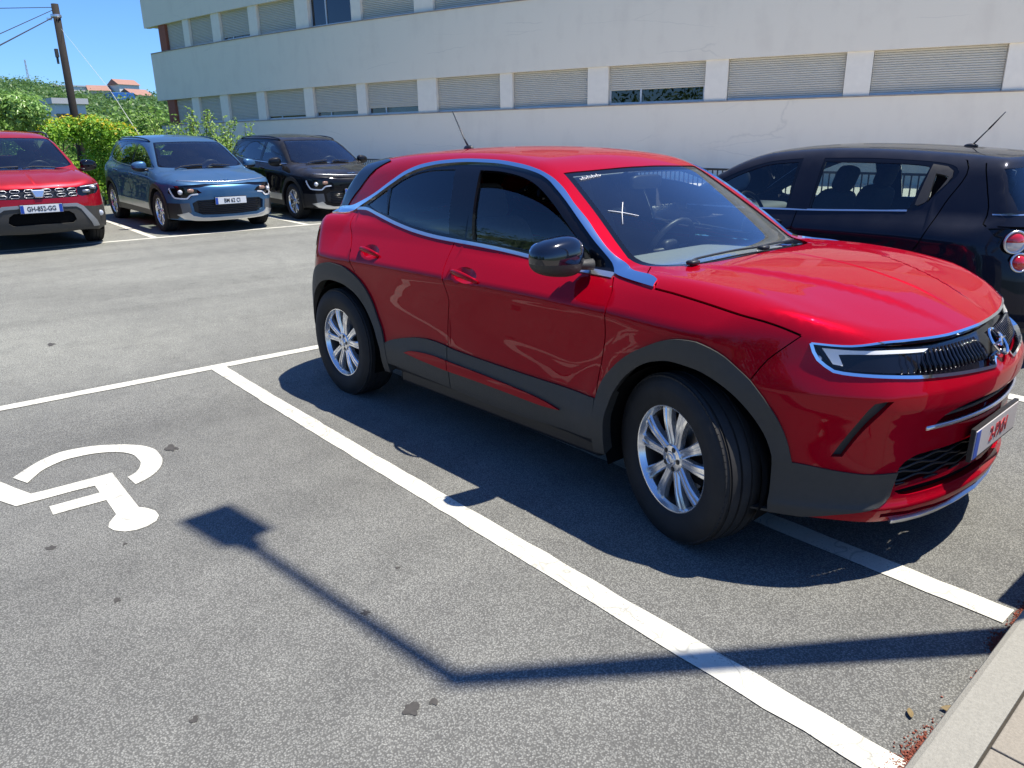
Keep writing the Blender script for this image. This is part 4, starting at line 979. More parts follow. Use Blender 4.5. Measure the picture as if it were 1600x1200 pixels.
# ------------------------------------------------------------ the other parked cars
def FY(S, pts):
    """(y, z) points on the nose -> front-view parameters"""
    pts = np.asarray(pts, float); n = len(pts)
    P, ok = S.cast(np.stack([np.full(n, 2.0), pts[:, 0], pts[:, 1]], -1), np.tile([-1., 0, 0], (n, 1))); return S.drop('front', P)
def RY(S, pts):
    pts = np.asarray(pts, float); n = len(pts)
    P, ok = S.cast(np.stack([np.full(n, -5.0), pts[:, 0], pts[:, 1]], -1), np.tile([1., 0, 0], (n, 1))); return S.drop('rear', P)
def symF(S, half, fn=None): p = (fn or FY)(S, half); return [p, mir(p)]
def std_car(S, root, pm, q, step=.05):
    """shared build: q holds side curves (x, z) and lists of extra regions"""
    top, hood, corner, fb = q['top'], q['hood'], q['corner'], q['fborder']
    XR, zb, zr = q['XR'], .24, top[0][1]
    outl = join(crv(top, step), crv([top[-1], hood[0]]), crv(hood, step), crv([hood[-1], corner]), crv(fb, step), crv([fb[-1], (fb[-1][0], zb)]), crv([(fb[-1][0], zb), (XR, zb)], .1), crv([(XR, zb), (XR, q['zR'])], step), crv([(XR, q['zR']), top[0]], step))
    xf, xr, ra, cw, zc = 0, -S.wb, q['ra'], q['cw'], S.tyre+.01
    circ = lambda x, r: ell((x, zc), r, r, 44)
    regs = [('arch_opening', [circ(xf, ra), circ(xr, ra), dens([(xf-ra, zc), (xf+ra, zc), (xf+ra, .1), (xf-ra, .1)], .1), dens([(xr-ra, zc), (xr+ra, zc), (xr+ra, .1), (xr-ra, .1)], .1)], None, 0)]
    if cw: regs += [('wheel_arch_trim', [np.vstack([ell((xf, zc), ra+cw, ra+cw, 44)])], q['clm'], .010, dict(lip=.05)), ('wheel_arch_trim', [ell((xr, zc), ra+cw, ra+cw, 44)], q['clm'], .010, dict(lip=.05))]
    regs += q.get('side_pre', [])
    for i, (nm, P) in enumerate(q['panes']): regs.append((nm, [crv(P, step, True)], MT['glass'], -.006, dict(lip=.005)))
    if q.get('belt'): regs.append(('belt_moulding', [strip(crv(q['belt'], step), .012)], MT['satin'], .004, dict(lip=.006)))
    regs.append(('window_frame', [crv(q['dlo'], step*.7, True)], MT['gloss'], -.002, dict(lip=.01)))
    regs.append(('panel_seam', [strip(crv(l, step), .008) for l in q['seams']], MT['dark'], -.01, dict(lip=0)))
    regs += q.get('side_post', [])
    xs = q['doors']
    regs += [('front_door', [dens([(xs[1], 1.7), (xs[0], 1.7), (xs[0], .1), (xs[1], .1)], .4)], pm, 0), ('rear_door', [dens([(xs[2], 1.7), (xs[1], 1.7), (xs[1], .1), (xs[2], .1)], .4)], pm, 0),
             ('front_fender', [dens([(xs[0], 1.7), (2, 1.7), (2, .1), (xs[0], .1)], .4)], pm, 0), ('quarter_panel', None, pm, 0)]
    for side in (-1, 1):
        regions(S, 'side', outl, regs, root, step, side)
        wheel_well(root, xf, side, S, ra+.005); wheel_well(root, xr, side, S, ra+.005)
        wheel(root, xf, side, S, q['rimstyle'], q.get('steer', 0)); wheel(root, xr, side, S, q['rimstyle'])
        door_mirror(root, q['mirror'], side, q.get('mirmat', pm), MT['black'], q.get('mirrad', (.08, .12, .085)), (.05, -.10, -.05))
        for (u, v) in q['handles']: handle(root, S, (u, v), side, q.get('hmat', pm), .20, -.02)
        regions(S, 'side', dens(q['lining'], .1), [('door_lining', None, MT['seat'], -.06)], root, .12, side, lip=0)
    L3 = lambda c: S.lift('side', np.asarray(c), -1)[0]
    tT, hT = S.drop('top', L3(crv(top, step))), S.drop('top', L3(crv(hood, step)))
    nose = crv(q['nose'], step); rear = crv([(q['rx'][0], 0), (q['rx'][1], -.4), (tT[0][0], tT[0][1])], step)
    outT = join(rear, tT, hT, nose); outT = join(outT, mirt(outT))
    wh = join(crv(q['wst'], step), crv([q['wst'][-1], q['wsb'][0]], step), crv(q['wsb'], step)); ws = join(wh, mirt(wh))
    c = ws.mean(0); inn = c+(ws-c)*np.array([.92, .955])
    sc_ = join(crv(q['wsb'], step), crv([(x+.055, y) for x, y in q['wsb'][::-1]], step))
    bon = join(crv([(x+.055, y) for x, y in q['wsb'][::-1]], step), [(q['wsb'][0][0]+.12, -1.2)], [(2, -1.2)], [(2, 0)])
    regions(S, 'top', outT, [('windscreen', [inn], MT['ws'], -.003, dict(lip=.003)), ('windscreen_border', [ws], MT['gloss'], -.003), ('scuttle', [sc_, mirt(sc_)], MT['black'], -.012)]
            + q.get('top_extra', []) + [('bonnet', [bon, mirt(bon)], pm, 0), ('roof', None, pm, 0)], root, step)
    hl = dens([(q['wst'][0][0]-.15, -.44), (q['rx'][0]+.15, -.42), (q['rx'][0]+.15, .42), (q['wst'][0][0]-.15, .44)], .1)
    regions(S, 'top', hl, [('headliner', None, MT['liner'], -.045)], root, .12, lip=0)
    # rear
    reT = S.lift('top', rear)[0]; sd = S.lift('side', crv([(XR, zb), (XR, q['zR'])], step), -1)[0]; sd2 = S.lift('side', crv([(XR, q['zR']), top[0]], step), -1)[0]
    lf = join(S.drop('rear', reT), S.drop('rear', sd2)[::-1], S.drop('rear', sd)[::-1])
    regions(S, 'rear', join(mir(lf), lf), q['rear'] + [('tailgate', None, pm, 0)], root, step)
    # front
    cor = S.lift('side', np.array([corner]), -1)[0]; seam = S.lift('side', join(crv(fb, step), crv([fb[-1], (fb[-1][0], zb)], step)), -1)[0]
    nF, sF = S.drop('front', S.lift('top', nose)[0]), S.drop('front', seam); zl = q['zlip']
    bot = crv([sF[-1], (sF[-1][0]*.6, zl+.01), (sF[-1][0]*.3, zl), (0, zl)], step)
    hF = join(nF[::-1], sF, bot)
    regions(S, 'front', join(hF, mir(hF)), q['front'] + [('front_bumper', None, q.get('bumpmat', pm), 0, dict(lip=.03))], root, step*.8)
    interior(root, 0, q['seatx'], dashz=q['dashz'], dashx=q['dashx'], z0=.33, w=.62, y=.35)
    w_ = q['wsb']
    wp = MB()
    for pts in ([(w_[-1][0]+.00, -.52), (w_[-1][0]-.09, -.36), (w_[-1][0]-.10, -.02)], [(w_[-1][0]+.0, .02), (w_[-1][0]-.10, .16), (w_[-1][0]-.10, .46)]):
        Pp, Nn = S.lift('top', crv(pts, .06)); wp.tube([tuple(v) for v in Pp+Nn*.014], .009, 6)
    wp.build('wiper', MT['black'], root)
    ub = MB().box((-S.wb-.42, -.60, .24), (.4, .60, .38)).box((-.15, -.5, .38), (.5, .5, .74)).box((-.40, -.70, .38), (-.15, .70, .90))
    ub.build('underbody', MT['dark'], root)
    return root
# --- electric crossover shape (blue and black)
NIRO = Shape(
    plan=([-3.55,-3.3,-3.0,-2.72,-2.2,-1.5,-.8,-.3,0,.35,.6,.85], [.80,.86,.89,.905,.90,.895,.895,.90,.905,.89,.865,.80]),
    prof=([.15,.25,.35,.48,.6,.72,.82,.9,.98,1.05,1.15], [-.05,-.02,-.005,0,-.008,-.004,.004,0,-.015,-.045,-.11]),
    flares=[(0,.34,.42,.012,.09),(-2.72,.34,.42,.012,.09)],
    deck=([-3.6,-3.2,-2.6,-1.5,-.9,-.15,.2,.5,.7,.85], [1.08,1.09,1.08,1.06,1.05,1.015,.965,.905,.845,.77]),
    crown=([0,.3,.5,.65,.75,.82,.9], [0,.004,.012,.022,.035,.06,.12]),
    nose=([.15,.25,.35,.45,.6,.7,.78,.85,.95], [.80,.845,.865,.872,.872,.868,.86,.83,.76]),
    nosey=([0,.2,.4,.55,.65,.75,.85,.95], [0,.01,.04,.08,.125,.20,.36,.6]),
    tail=([.15,.3,.5,.7,.9,1.05,1.2], [3.45,3.53,3.555,3.54,3.51,3.46,3.36]), taily=([0,.3,.5,.65,.75,.82,.9], [0,.015,.05,.11,.19,.30,.45]),
    bottom=.20, rsh=.09, rfr=.06, rrr=.06,
    gplan=([-3.6,-3.2,-2.7,-2.2,-1.6,-1.1,-.6,-.2,.1], [.70,.755,.80,.82,.825,.82,.80,.77,.73]),
    gprof=([.8,.95,1.05,1.2,1.35,1.45,1.6], [.06,.02,-.015,-.075,-.145,-.195,-.27]),
    roof=([-3.6,-3.3,-2.9,-2.4,-1.9,-1.5,-1.2,-.9], [1.42,1.47,1.51,1.54,1.548,1.54,1.52,1.475]),
    rcrown=([0,.3,.5,.6,.7], [0,.010,.03,.05,.08]),
    wsprof=([.9,1.02,1.2,1.4,1.5,1.6], [.06,-.13,-.42,-.76,-.95,-1.15]), wsbow=([0,.3,.5,.65,.75,.85], [0,.02,.055,.10,.14,.20]), wsn=.53,
    bgprof=([.9,1.05,1.2,1.35,1.45,1.55], [-3.50,-3.44,-3.35,-3.25,-3.18,-3.10]), bgbow=([0,.3,.5,.65,.75], [0,.02,.05,.09,.14]),
    rroof=.07, rws=.05, rbg=.04, rbelt=.03, gbase=.88, faxis=-.05, raxis=-2.5, wb=2.72, tyre=.335, tw=.215, rim=.222, ytyre=.79)
LAMPW = pmat('white_lamp_strip', (.75, .76, .78), .2, coat=1)
SKID = pmat('silver_skid', (.58, .59, .60), .3, .8, noise=.05)
GREYCL = pmat('grey_wing_panel', (.10, .105, .11), .4, coat=.3)
def build_niro(loc, rot, pm, label, platetxt, lower, shiny):
    S = NIRO; root = empty('parked_car', loc, rot); tag(root, label, 'car', 'crossovers of the same shape parked along the hedge')
    top = [(-3.30,1.25),(-3.1,1.345),(-2.9,1.395),(-2.6,1.43),(-2.2,1.450),(-1.8,1.452),(-1.4,1.435),(-1.15,1.395),(-.9,1.31),(-.65,1.20),(-.4,1.085),(-.28,1.035),(-.10,1.01)]
    hood = [(-.05,.985),(.1,.965),(.25,.935),(.4,.895),(.52,.85)]
    light = join(dens([(-.865,.735),(-.66,.755),(-.50,.715),(-.44,.66),(-.56,.64),(-.64,.565),(-.80,.575),(-.865,.66)], .03))
    drlc = [(-.850,.74),(-.835,.66),(-.80,.585),(-.67,.575),(-.60,.635),(-.50,.645)]
    lg = dens([(-.60,.50),(-.52,.545),(0,.56),(0,.30),(-.46,.31),(-.58,.36)], .04)
    f = lambda P: symF(S, P)
    q = dict(top=top, hood=hood, corner=(.56, .835), fborder=[(.56,.835),(.50,.74),(.44,.62),(.42,.45)], XR=-3.15, zR=1.10, ra=.375, cw=.07, clm=MT['black'], rimstyle='dark',
        panes=[('front_door_window', [(-1.42,1.40),(-1.12,1.35),(-.85,1.235),(-.58,1.08),(-.62,1.04),(-1.45,1.055)]), ('rear_door_window', [(-1.54,1.405),(-1.57,1.06),(-2.35,1.085),(-2.60,1.11),(-2.45,1.26),(-2.25,1.37),(-1.9,1.405)]), ('quarter_window', [(-2.52,1.33),(-2.70,1.12),(-2.95,1.145),(-2.80,1.27)])],
        dlo=[(-.34,1.035),(-.6,1.165),(-.9,1.30),(-1.15,1.385),(-1.4,1.42),(-1.8,1.435),(-2.2,1.43),(-2.6,1.40),(-2.85,1.33),(-3.06,1.17),(-2.9,1.13),(-2.5,1.08),(-1.5,1.035),(-.7,1.02)],
        belt=[(-.36,1.015),(-.7,1.010),(-1.5,1.025),(-2.5,1.072),(-2.9,1.12)],
        seams=[[(-1.50,1.05),(-1.47,.8),(-1.48,.3)],[(-.40,1.02),(-.36,.85),(-.40,.6),(-.42,.3)],[(-2.62,1.08),(-2.45,.9),(-2.28,.6)]], doors=(-.38,-1.48,-2.4), mirror=(-.52,.965,1.045), handles=[(-1.30,.90),(-2.28,.925)],
        side_post=[('side_sill_trim', [dens([(-.30,.33),(-2.45,.35),(-2.45,.2),(-.30,.2)], .08)], MT['black'], .008), ('silver_sill_strip', [dens([(-.42,.45),(-2.25,.47),(-2.25,.35),(-.42,.335)], .08)], SKID if shiny else GREYCL, .010)] if lower else [],
        lining=[(-.4,1.0),(-2.5,1.04),(-2.3,.35),(-.45,.35)], nose=[(.56,-.79),(.64,-.70),(.70,-.60),(.77,-.40),(.805,-.20),(.815,0)], rx=(-3.24,-3.22),
        wst=[(-.835,0),(-.845,-.25),(-.87,-.42),(-.90,-.565)], wsb=[(-.335,-.72),(-.22,-.64),(-.14,-.50),(-.10,-.3),(-.085,0)],
        rear=[('rear_window', [dens([(-.7,1.14),(-.55,1.40),(.55,1.40),(.7,1.14)], .1)], MT['glass'], -.002), ('rear_bumper_trim', [dens([(-1.4,.2),(1.4,.2),(1.4,.5),(-1.4,.5)], .1)], MT['clad'], .005)],
        front=[('daytime_lamp', sum([[strip(crv(p, .03), .022)] for p in f(crv(drlc, .02))], []), LAMPW, .004, dict(lip=.006)),
               ('headlamp', f(light), MT['gloss'], -.004, dict(lip=.01)),
               ('grille_band', [join(FY(S, crv([(-.80,.775),(-.6,.790),(-.3,.80),(0,.802)], .05)), FY(S, crv([(0,.775),(-.35,.765),(-.50,.745),(-.80,.745)], .05))) , mir(join(FY(S, crv([(-.80,.775),(-.6,.790),(-.3,.80),(0,.802)], .05)), FY(S, crv([(0,.775),(-.35,.765),(-.50,.745),(-.80,.745)], .05))))], MT['gloss'], -.010),
               ('lower_intake', f(lg), MT['black'], -.03), ('skid_plate', f(dens([(-.66,.36),(-.60,.30),(-.46,.265),(0,.262),(0,.215),(-.50,.21),(-.72,.25),(-.80,.32)], .05)), SKID, .012, dict(lip=.02)),
               ('corner_trim', f(dens([(-.885,.50),(-.76,.50),(-.74,.33),(-.80,.25),(-.895,.25)], .05)), MT['black'], .002), ('bumper_wing', f(dens([(-.76,.50),(-.64,.505),(-.62,.36),(-.72,.30),(-.75,.33)], .04)), GREYCL if not shiny else GREYCL, .004)],
        zlip=.215, seatx=-1.25, dashz=.98, dashx=(-.72,-.15))
    std_car(S, root, pm, q, .055)
    # intake slats, lamps, rails, badge, plate
    tubes_on(S, 'front', [FY(S, [(y, z) for y in np.linspace(-.52, .52, 15)]) for z in (.335,.365,.395,.425,.455,.485,.515)], .0075, 'intake_slats', MT['gloss'], root, off=-.012)
    mb = MB()
    for s_ in (-1, 1):
        P, N = surf(S, 'front', FY(S, [(s_*.74, .675)])[0], -1, .0); mb.sell(P, (.04, .04, .04), n=(14, 8))
    mb.build('projector_lenses', MT['lensw'], root, smooth=True)
    am = MB()
    for s_ in (-1, 1):
        P, N = surf(S, 'front', FY(S, [(s_*.60, .70)])[0], -1, .0); am.sell(P, (.02, .055, .028), (.6, .6), n=(12, 8))
    am.build('indicator_lenses', MT['amber'], root, smooth=True)
    P0, N0 = S.lift('front', FY(S, [(y, .818+.055*abs(y)**1.5) for y in np.linspace(-.74, .74, 31)]))
    MB().tube([tuple(v) for v in P0+N0*.004], .006, 6).build('bonnet_edge_strip', MT['satin'], root, smooth=True)
    for s_ in (-1, 1):
        P, N = S.lift('top', crv([(-.98, s_*.59),(-1.3, s_*.605),(-1.8, s_*.61),(-2.4, s_*.60),(-2.9, s_*.575)], .06)); k = len(P); h = np.sin(np.linspace(0, np.pi, k))**.35*.042
        MB().tube([tuple(v) for v in P+np.array([0, 0, 1])*h[:, None]], .014, 8, sq=(1, .9)).build('roof_rail', MT['gloss'], root, smooth=True)
    P, N = surf(S, 'front', (0, .525), -1, .012); plate(root, P, N, platetxt, size=.09, sx=.80)
    P, N = surf(S, 'top', (.70, 0), -1, .004); M3 = frame_on(P, N)
    bd = MB(); pts = [(-.055,-.010),(-.055,.012),(-.030,.0),(-.012,.012),(.004,-.010),(.020,.012),(.036,.012),(.052,-.010)]
    bd.tube([tuple(P+M3 @ Vector((a*1.3, b*1.3, .003))) for a, b in pts], .0055, 6); bd.build('badge', MT['chrome'], root)
    return root
GY = lambda x: float(gz(x))
slope = lambda x0, x1: math.atan2(GY(x0)-GY(x1), x1-x0)
blue = paint('blue_metallic_paint', (.05, .125, .235), .5, .35, dust=.05)
blk = paint('black_metallic_paint', (.006, .007, .010), .3, .3, dust=.07)
build_niro((-13.73, 4.63, GY(-13.73)), (0, slope(-16.45, -13.73), R(1.4)), blue, 'metallic blue crossover with a BM 62 CI number plate parked nose out by the hedge', 'BM 62 CI', True, True)
build_niro((-14.02, 7.16, GY(-14.02)), (0, slope(-16.74, -14.02), R(1.4)), blk, 'black crossover with a dusty bonnet parked nose out to the right of the blue one', '', True, True)
# --- rugged red suv at the left edge
DUST = Shape(
    plan=([-3.5,-3.2,-2.9,-2.67,-2.2,-1.5,-.8,-.3,0,.35,.6,.8], [.80,.86,.885,.895,.885,.875,.875,.885,.895,.885,.865,.81]),
    prof=([.15,.3,.4,.55,.7,.82,.92,1.0,1.08,1.2], [-.05,-.01,0,-.004,.0,.008,.004,-.01,-.045,-.12]),
    flares=[(0,.36,.42,.018,.09),(-2.67,.36,.42,.018,.09)],
    deck=([-3.6,-3.2,-2.6,-1.5,-.9,-.15,.2,.5,.7,.82], [1.12,1.13,1.12,1.10,1.10,1.09,1.06,1.005,.945,.89]),
    crown=([0,.3,.5,.62,.75,.82,.9], [0,.0,.012,.008,.03,.07,.15]),
    nose=([.15,.25,.35,.45,.6,.7,.8,.9,1.0], [.74,.80,.83,.842,.842,.835,.82,.79,.72]),
    nosey=([0,.2,.4,.55,.65,.75,.85,.95], [0,.008,.03,.065,.10,.17,.32,.55]),
    tail=([.15,.3,.5,.7,.9,1.05,1.2], [3.40,3.47,3.50,3.49,3.46,3.43,3.36]), taily=([0,.3,.5,.65,.75,.82,.9], [0,.01,.04,.09,.16,.27,.42]),
    bottom=.24, rsh=.07, rfr=.06, rrr=.06,
    gplan=([-3.6,-3.2,-2.7,-2.2,-1.6,-1.1,-.6,-.2,.1], [.72,.77,.80,.81,.815,.81,.80,.77,.74]),
    gprof=([.8,1.0,1.1,1.25,1.4,1.5,1.65], [.06,.03,-.005,-.07,-.135,-.185,-.27]),
    roof=([-3.6,-3.3,-2.9,-2.4,-1.9,-1.5,-1.2,-.9], [1.52,1.56,1.60,1.627,1.633,1.622,1.60,1.55]),
    rcrown=([0,.3,.5,.6,.7], [0,.010,.03,.05,.08]),
    wsprof=([1.0,1.1,1.3,1.5,1.6,1.7], [-.05,-.19,-.48,-.81,-1.02,-1.22]), wsbow=([0,.3,.5,.65,.75,.85], [0,.02,.055,.10,.14,.20]), wsn=.55,
    bgprof=([.95,1.1,1.3,1.45,1.6], [-3.45,-3.40,-3.30,-3.22,-3.12]), bgbow=([0,.3,.5,.65,.75], [0,.01,.03,.06,.10]),
    rroof=.07, rws=.05, rbg=.04, rbelt=.03, gbase=.92, faxis=-.05, raxis=-2.5, wb=2.67, tyre=.35, tw=.215, rim=.215, ytyre=.775)
def build_duster():
    S = DUST; pm = paint('deep_red_paint', (.36, .006, .018), .5, .36, dust=.06)
    root = empty('parked_car', (-13.30, 1.83, GY(-13.3)), (0, slope(-15.97, -13.3), R(1.0))); tag(root, 'red off-road car with GH-852-GG plate and grey bumper at the left edge of the photo', 'car')
    top = [(-3.25,1.32),(-3.1,1.42),(-2.9,1.47),(-2.6,1.51),(-2.2,1.53),(-1.8,1.535),(-1.4,1.515),(-1.15,1.475),(-.9,1.38),(-.65,1.265),(-.42,1.155),(-.28,1.105),(-.15,1.085)]
    hood = [(-.08,1.055),(.1,1.04),(.25,1.015),(.4,.985),(.52,.95)]
    f = lambda P: symF(S, P)
    light = dens([(-.83,.90),(-.60,.885),(-.50,.86),(-.49,.76),(-.55,.735),(-.78,.765),(-.855,.82)], .04)
    gr = dens([(-.52,.865),(0,.875),(0,.725),(-.50,.735),(-.485,.76),(-.495,.86)], .05)
    fr_o = dens([(-.54,.60),(-.46,.645),(0,.66),(0,.62),(-.44,.60),(-.50,.56),(-.62,.36),(-.64,.30),(-.73,.30),(-.70,.38)], .05)
    q = dict(top=top, hood=hood, corner=(.56, .94), fborder=[(.56,.94),(.52,.80),(.47,.65),(.44,.45)], XR=-3.15, zR=1.15, ra=.385, cw=.065, clm=MT['clad'], rimstyle='five',
        panes=[('front_door_window', [(-1.42,1.47),(-1.12,1.42),(-.85,1.30),(-.58,1.16),(-.62,1.12),(-1.45,1.13)]), ('rear_door_window', [(-1.54,1.475),(-1.57,1.13),(-2.35,1.15),(-2.50,1.17),(-2.40,1.40),(-1.9,1.475)]), ('quarter_window', [(-2.60,1.42),(-2.66,1.19),(-2.98,1.24),(-2.85,1.36)])],
        dlo=[(-.36,1.11),(-.6,1.23),(-.9,1.37),(-1.15,1.46),(-1.4,1.50),(-1.8,1.515),(-2.2,1.51),(-2.6,1.48),(-2.85,1.42),(-3.06,1.25),(-2.9,1.19),(-2.5,1.13),(-1.5,1.105),(-.7,1.095)],
        seams=[[(-1.50,1.12),(-1.47,.8),(-1.48,.3)],[(-.40,1.09),(-.36,.85),(-.40,.6),(-.42,.3)],[(-2.62,1.13),(-2.45,.9),(-2.28,.6)]], doors=(-.38,-1.48,-2.4), mirror=(-.52,.985,1.11), mirmat=MT['gloss'], hmat=MT['black'], handles=[(-1.30,.95),(-2.28,.96)],
        side_post=[('side_sill_trim', [dens([(-.30,.42),(-2.45,.42),(-2.45,.2),(-.30,.2)], .08)], MT['clad'], .010)],
        lining=[(-.4,1.08),(-2.5,1.10),(-2.3,.40),(-.45,.40)], nose=[(.56,-.80),(.62,-.74),(.69,-.60),(.745,-.40),(.77,-.20),(.775,0)], rx=(-3.20,-3.18),
        wst=[(-.875,0),(-.885,-.25),(-.91,-.42),(-.935,-.565)], wsb=[(-.355,-.72),(-.24,-.64),(-.165,-.50),(-.125,-.3),(-.11,0)],
        rear=[('rear_window', [dens([(-.7,1.2),(-.55,1.48),(.55,1.48),(.7,1.2)], .1)], MT['glass'], -.002), ('rear_bumper_trim', [dens([(-1.4,.2),(1.4,.2),(1.4,.55),(-1.4,.55)], .1)], MT['clad'], .005)],
        front=[('headlamp', f(light), MT['gloss'], -.004, dict(lip=.01)), ('grille', f(gr), MT['black'], -.025),
               ('bumper_frame', f(fr_o), pmat('silver_bumper_frame', (.30,.31,.32), .38, .6), .014, dict(lip=.03)),
               ('lower_intake', f(dens([(-.40,.50),(-.34,.545),(0,.555),(0,.38),(-.37,.375),(-.42,.42)], .05)), MT['dark'], -.02),
               ('bumper_trim', f(dens([(-.905,.58),(-.70,.585),(-.54,.60),(-.50,.60),(0,.62),(0,.2),(-.95,.2)], .06)), MT['clad'], .006)],
        zlip=.255, seatx=-1.25, dashz=1.05, dashx=(-.72,-.17))
    std_car(S, root, pm, q, .06)
    mb = MB()
    for s_ in (-1, 1):
        for yc, zc in ((.105,.838),(.275,.838),(.43,.832),(.115,.768),(.285,.768),(.435,.768)):
            hw, hh = .062, .020
            loop = [(yc-hw, zc), (yc-hw*.62, zc+hh), (yc+hw*.62, zc+hh), (yc+hw, zc), (yc+hw*.62, zc-hh), (yc-hw*.62, zc-hh), (yc-hw, zc)]
            P, N = S.lift('front', FY(S, [(s_*a, b) for a, b in loop])); mb.tube([tuple(v) for v in P-N*.004], .0055, 6, cap=False)
    mb.build('chrome_grille_pattern', pmat('dull_chrome', (.33,.34,.36), .35, .8), root, smooth=True)
    P, N = surf(S, 'front', (0, .80), -1, .004); M3 = frame_on(P, N); V = [P+M3 @ Vector(v) for v in ((-.09,.055,0),(.09,.055,0),(.05,-.06,0),(-.05,-.06,0),(-.075,.043,.018),(.075,.043,.018),(.04,-.05,.018),(-.04,-.05,.018))]
    MB().add([tuple(v) for v in V], [(0,3,2,1),(4,5,6,7),(0,1,5,4),(1,2,6,5),(2,3,7,6),(3,0,4,7)]).build('badge', MT['satin'], root, bevel=.006)
    for s_ in (-1, 1):
        P, N = surf(S, 'front', FY(S, [(s_*.775, .475)])[0], -1, .008); MB().sell(P, (.02, .042, .042), n=(16, 8)).build('fog_lamp', MT['lensw'], root, smooth=True)
        P, N = surf(S, 'front', FY(S, [(s_*.775, .475)])[0], -1, .004)
        mb = MB()
        for (yy, zz) in ((.72,.845),(.62,.80)):
            P, N = surf(S, 'front', FY(S, [(s_*yy, zz)])[0], -1, .0); mb.sell(P, (.02, .055, .022), (.5, .5), n=(12, 8))
        mb.build('lamp_reflectors', pmat('lamp_reflector', (.25,.26,.28), .2, .6, coat=1), root, smooth=True)
        tubes_on(S, 'front', [FY(S, [(s_*a, b) for a, b in ((.83,.882),(.70,.872),(.55,.862))])], .008, 'daytime_lamp', LAMPW, root, off=.002)
        P, N = S.lift('top', crv([(-1.0, s_*.59),(-1.3, s_*.60),(-1.8, s_*.61),(-2.4, s_*.60),(-2.95, s_*.58)], .08)); h = np.sin(np.linspace(0, np.pi, len(P)))**.35*.075
        MB().tube([tuple(v) for v in P+np.array([0, 0, 1])*h[:, None]], .017, 8, sq=(1, .9)).build('roof_rail', MT['black'], root, smooth=True)
    P, N = surf(S, 'front', (0, .600), -1, .022); plate(root, P, N, 'GH-852-GG', bothblue=True, size=.088, sx=.80)
    return root
build_duster()
# --- small black hatchback seen from behind the bonnet of the red car
AVEO = Shape(
    plan=([-3.2,-3.0,-2.8,-2.525,-2.1,-1.5,-.8,-.3,0,.35,.6,.8], [.76,.825,.85,.862,.855,.845,.845,.855,.86,.845,.81,.74]),
    prof=([.15,.25,.35,.5,.65,.78,.86,.93,1.0,1.08,1.2], [-.06,-.025,-.008,0,-.006,.004,.004,-.006,-.026,-.055,-.11]),
    flares=[(0,.31,.40,.018,.08),(-2.525,.31,.40,.018,.08)],
    deck=([-3.4,-3.0,-2.6,-1.5,-.9,-.1,.2,.5,.7,.8], [1.02,1.05,1.07,1.05,1.03,.985,.935,.86,.79,.74]),
    crown=([0,.3,.5,.65,.75,.82,.9], [0,.008,.025,.045,.07,.10,.16]),
    nose=([.15,.25,.4,.6,.7,.8,.9], [.78,.82,.835,.82,.79,.74,.66]), nosey=([0,.2,.4,.55,.65,.75,.85,.95], [0,.01,.045,.10,.16,.26,.42,.65]),
    tail=([.15,.3,.45,.6,.8,.95,1.05,1.2], [3.10,3.19,3.205,3.195,3.15,3.08,3.04,2.97]), taily=([0,.3,.5,.65,.75,.82,.9], [0,.02,.065,.135,.22,.33,.5]),
    bottom=.20, rsh=.10, rfr=.07, rrr=.05,
    gplan=([-3.3,-3.0,-2.7,-2.2,-1.6,-1.1,-.6,-.2,.1], [.67,.715,.755,.79,.80,.80,.785,.75,.70]),
    gprof=([.8,.95,1.05,1.2,1.35,1.45,1.55], [.055,.015,-.02,-.08,-.15,-.205,-.27]),
    roof=([-3.3,-3.0,-2.65,-2.2,-1.8,-1.4,-1.1,-.8], [1.33,1.38,1.425,1.463,1.482,1.482,1.462,1.42]),
    rcrown=([0,.3,.5,.6,.7], [0,.010,.03,.05,.08]),
    wsprof=([.9,1.0,1.2,1.35,1.45,1.55], [.09,-.07,-.42,-.71,-.93,-1.15]), wsbow=([0,.3,.5,.65,.75,.85], [0,.02,.055,.10,.14,.20]), wsn=.5,
    bgprof=([.9,1.05,1.2,1.32,1.40,1.5], [-3.12,-3.05,-2.96,-2.89,-2.84,-2.78]), bgbow=([0,.3,.5,.65,.75], [0,.02,.06,.12,.19]),
    rroof=.08, rws=.05, rbg=.03, rbelt=.04, gbase=.86, faxis=-.05, raxis=-2.3, wb=2.525, tyre=.308, tw=.195, rim=.20, ytyre=.755)
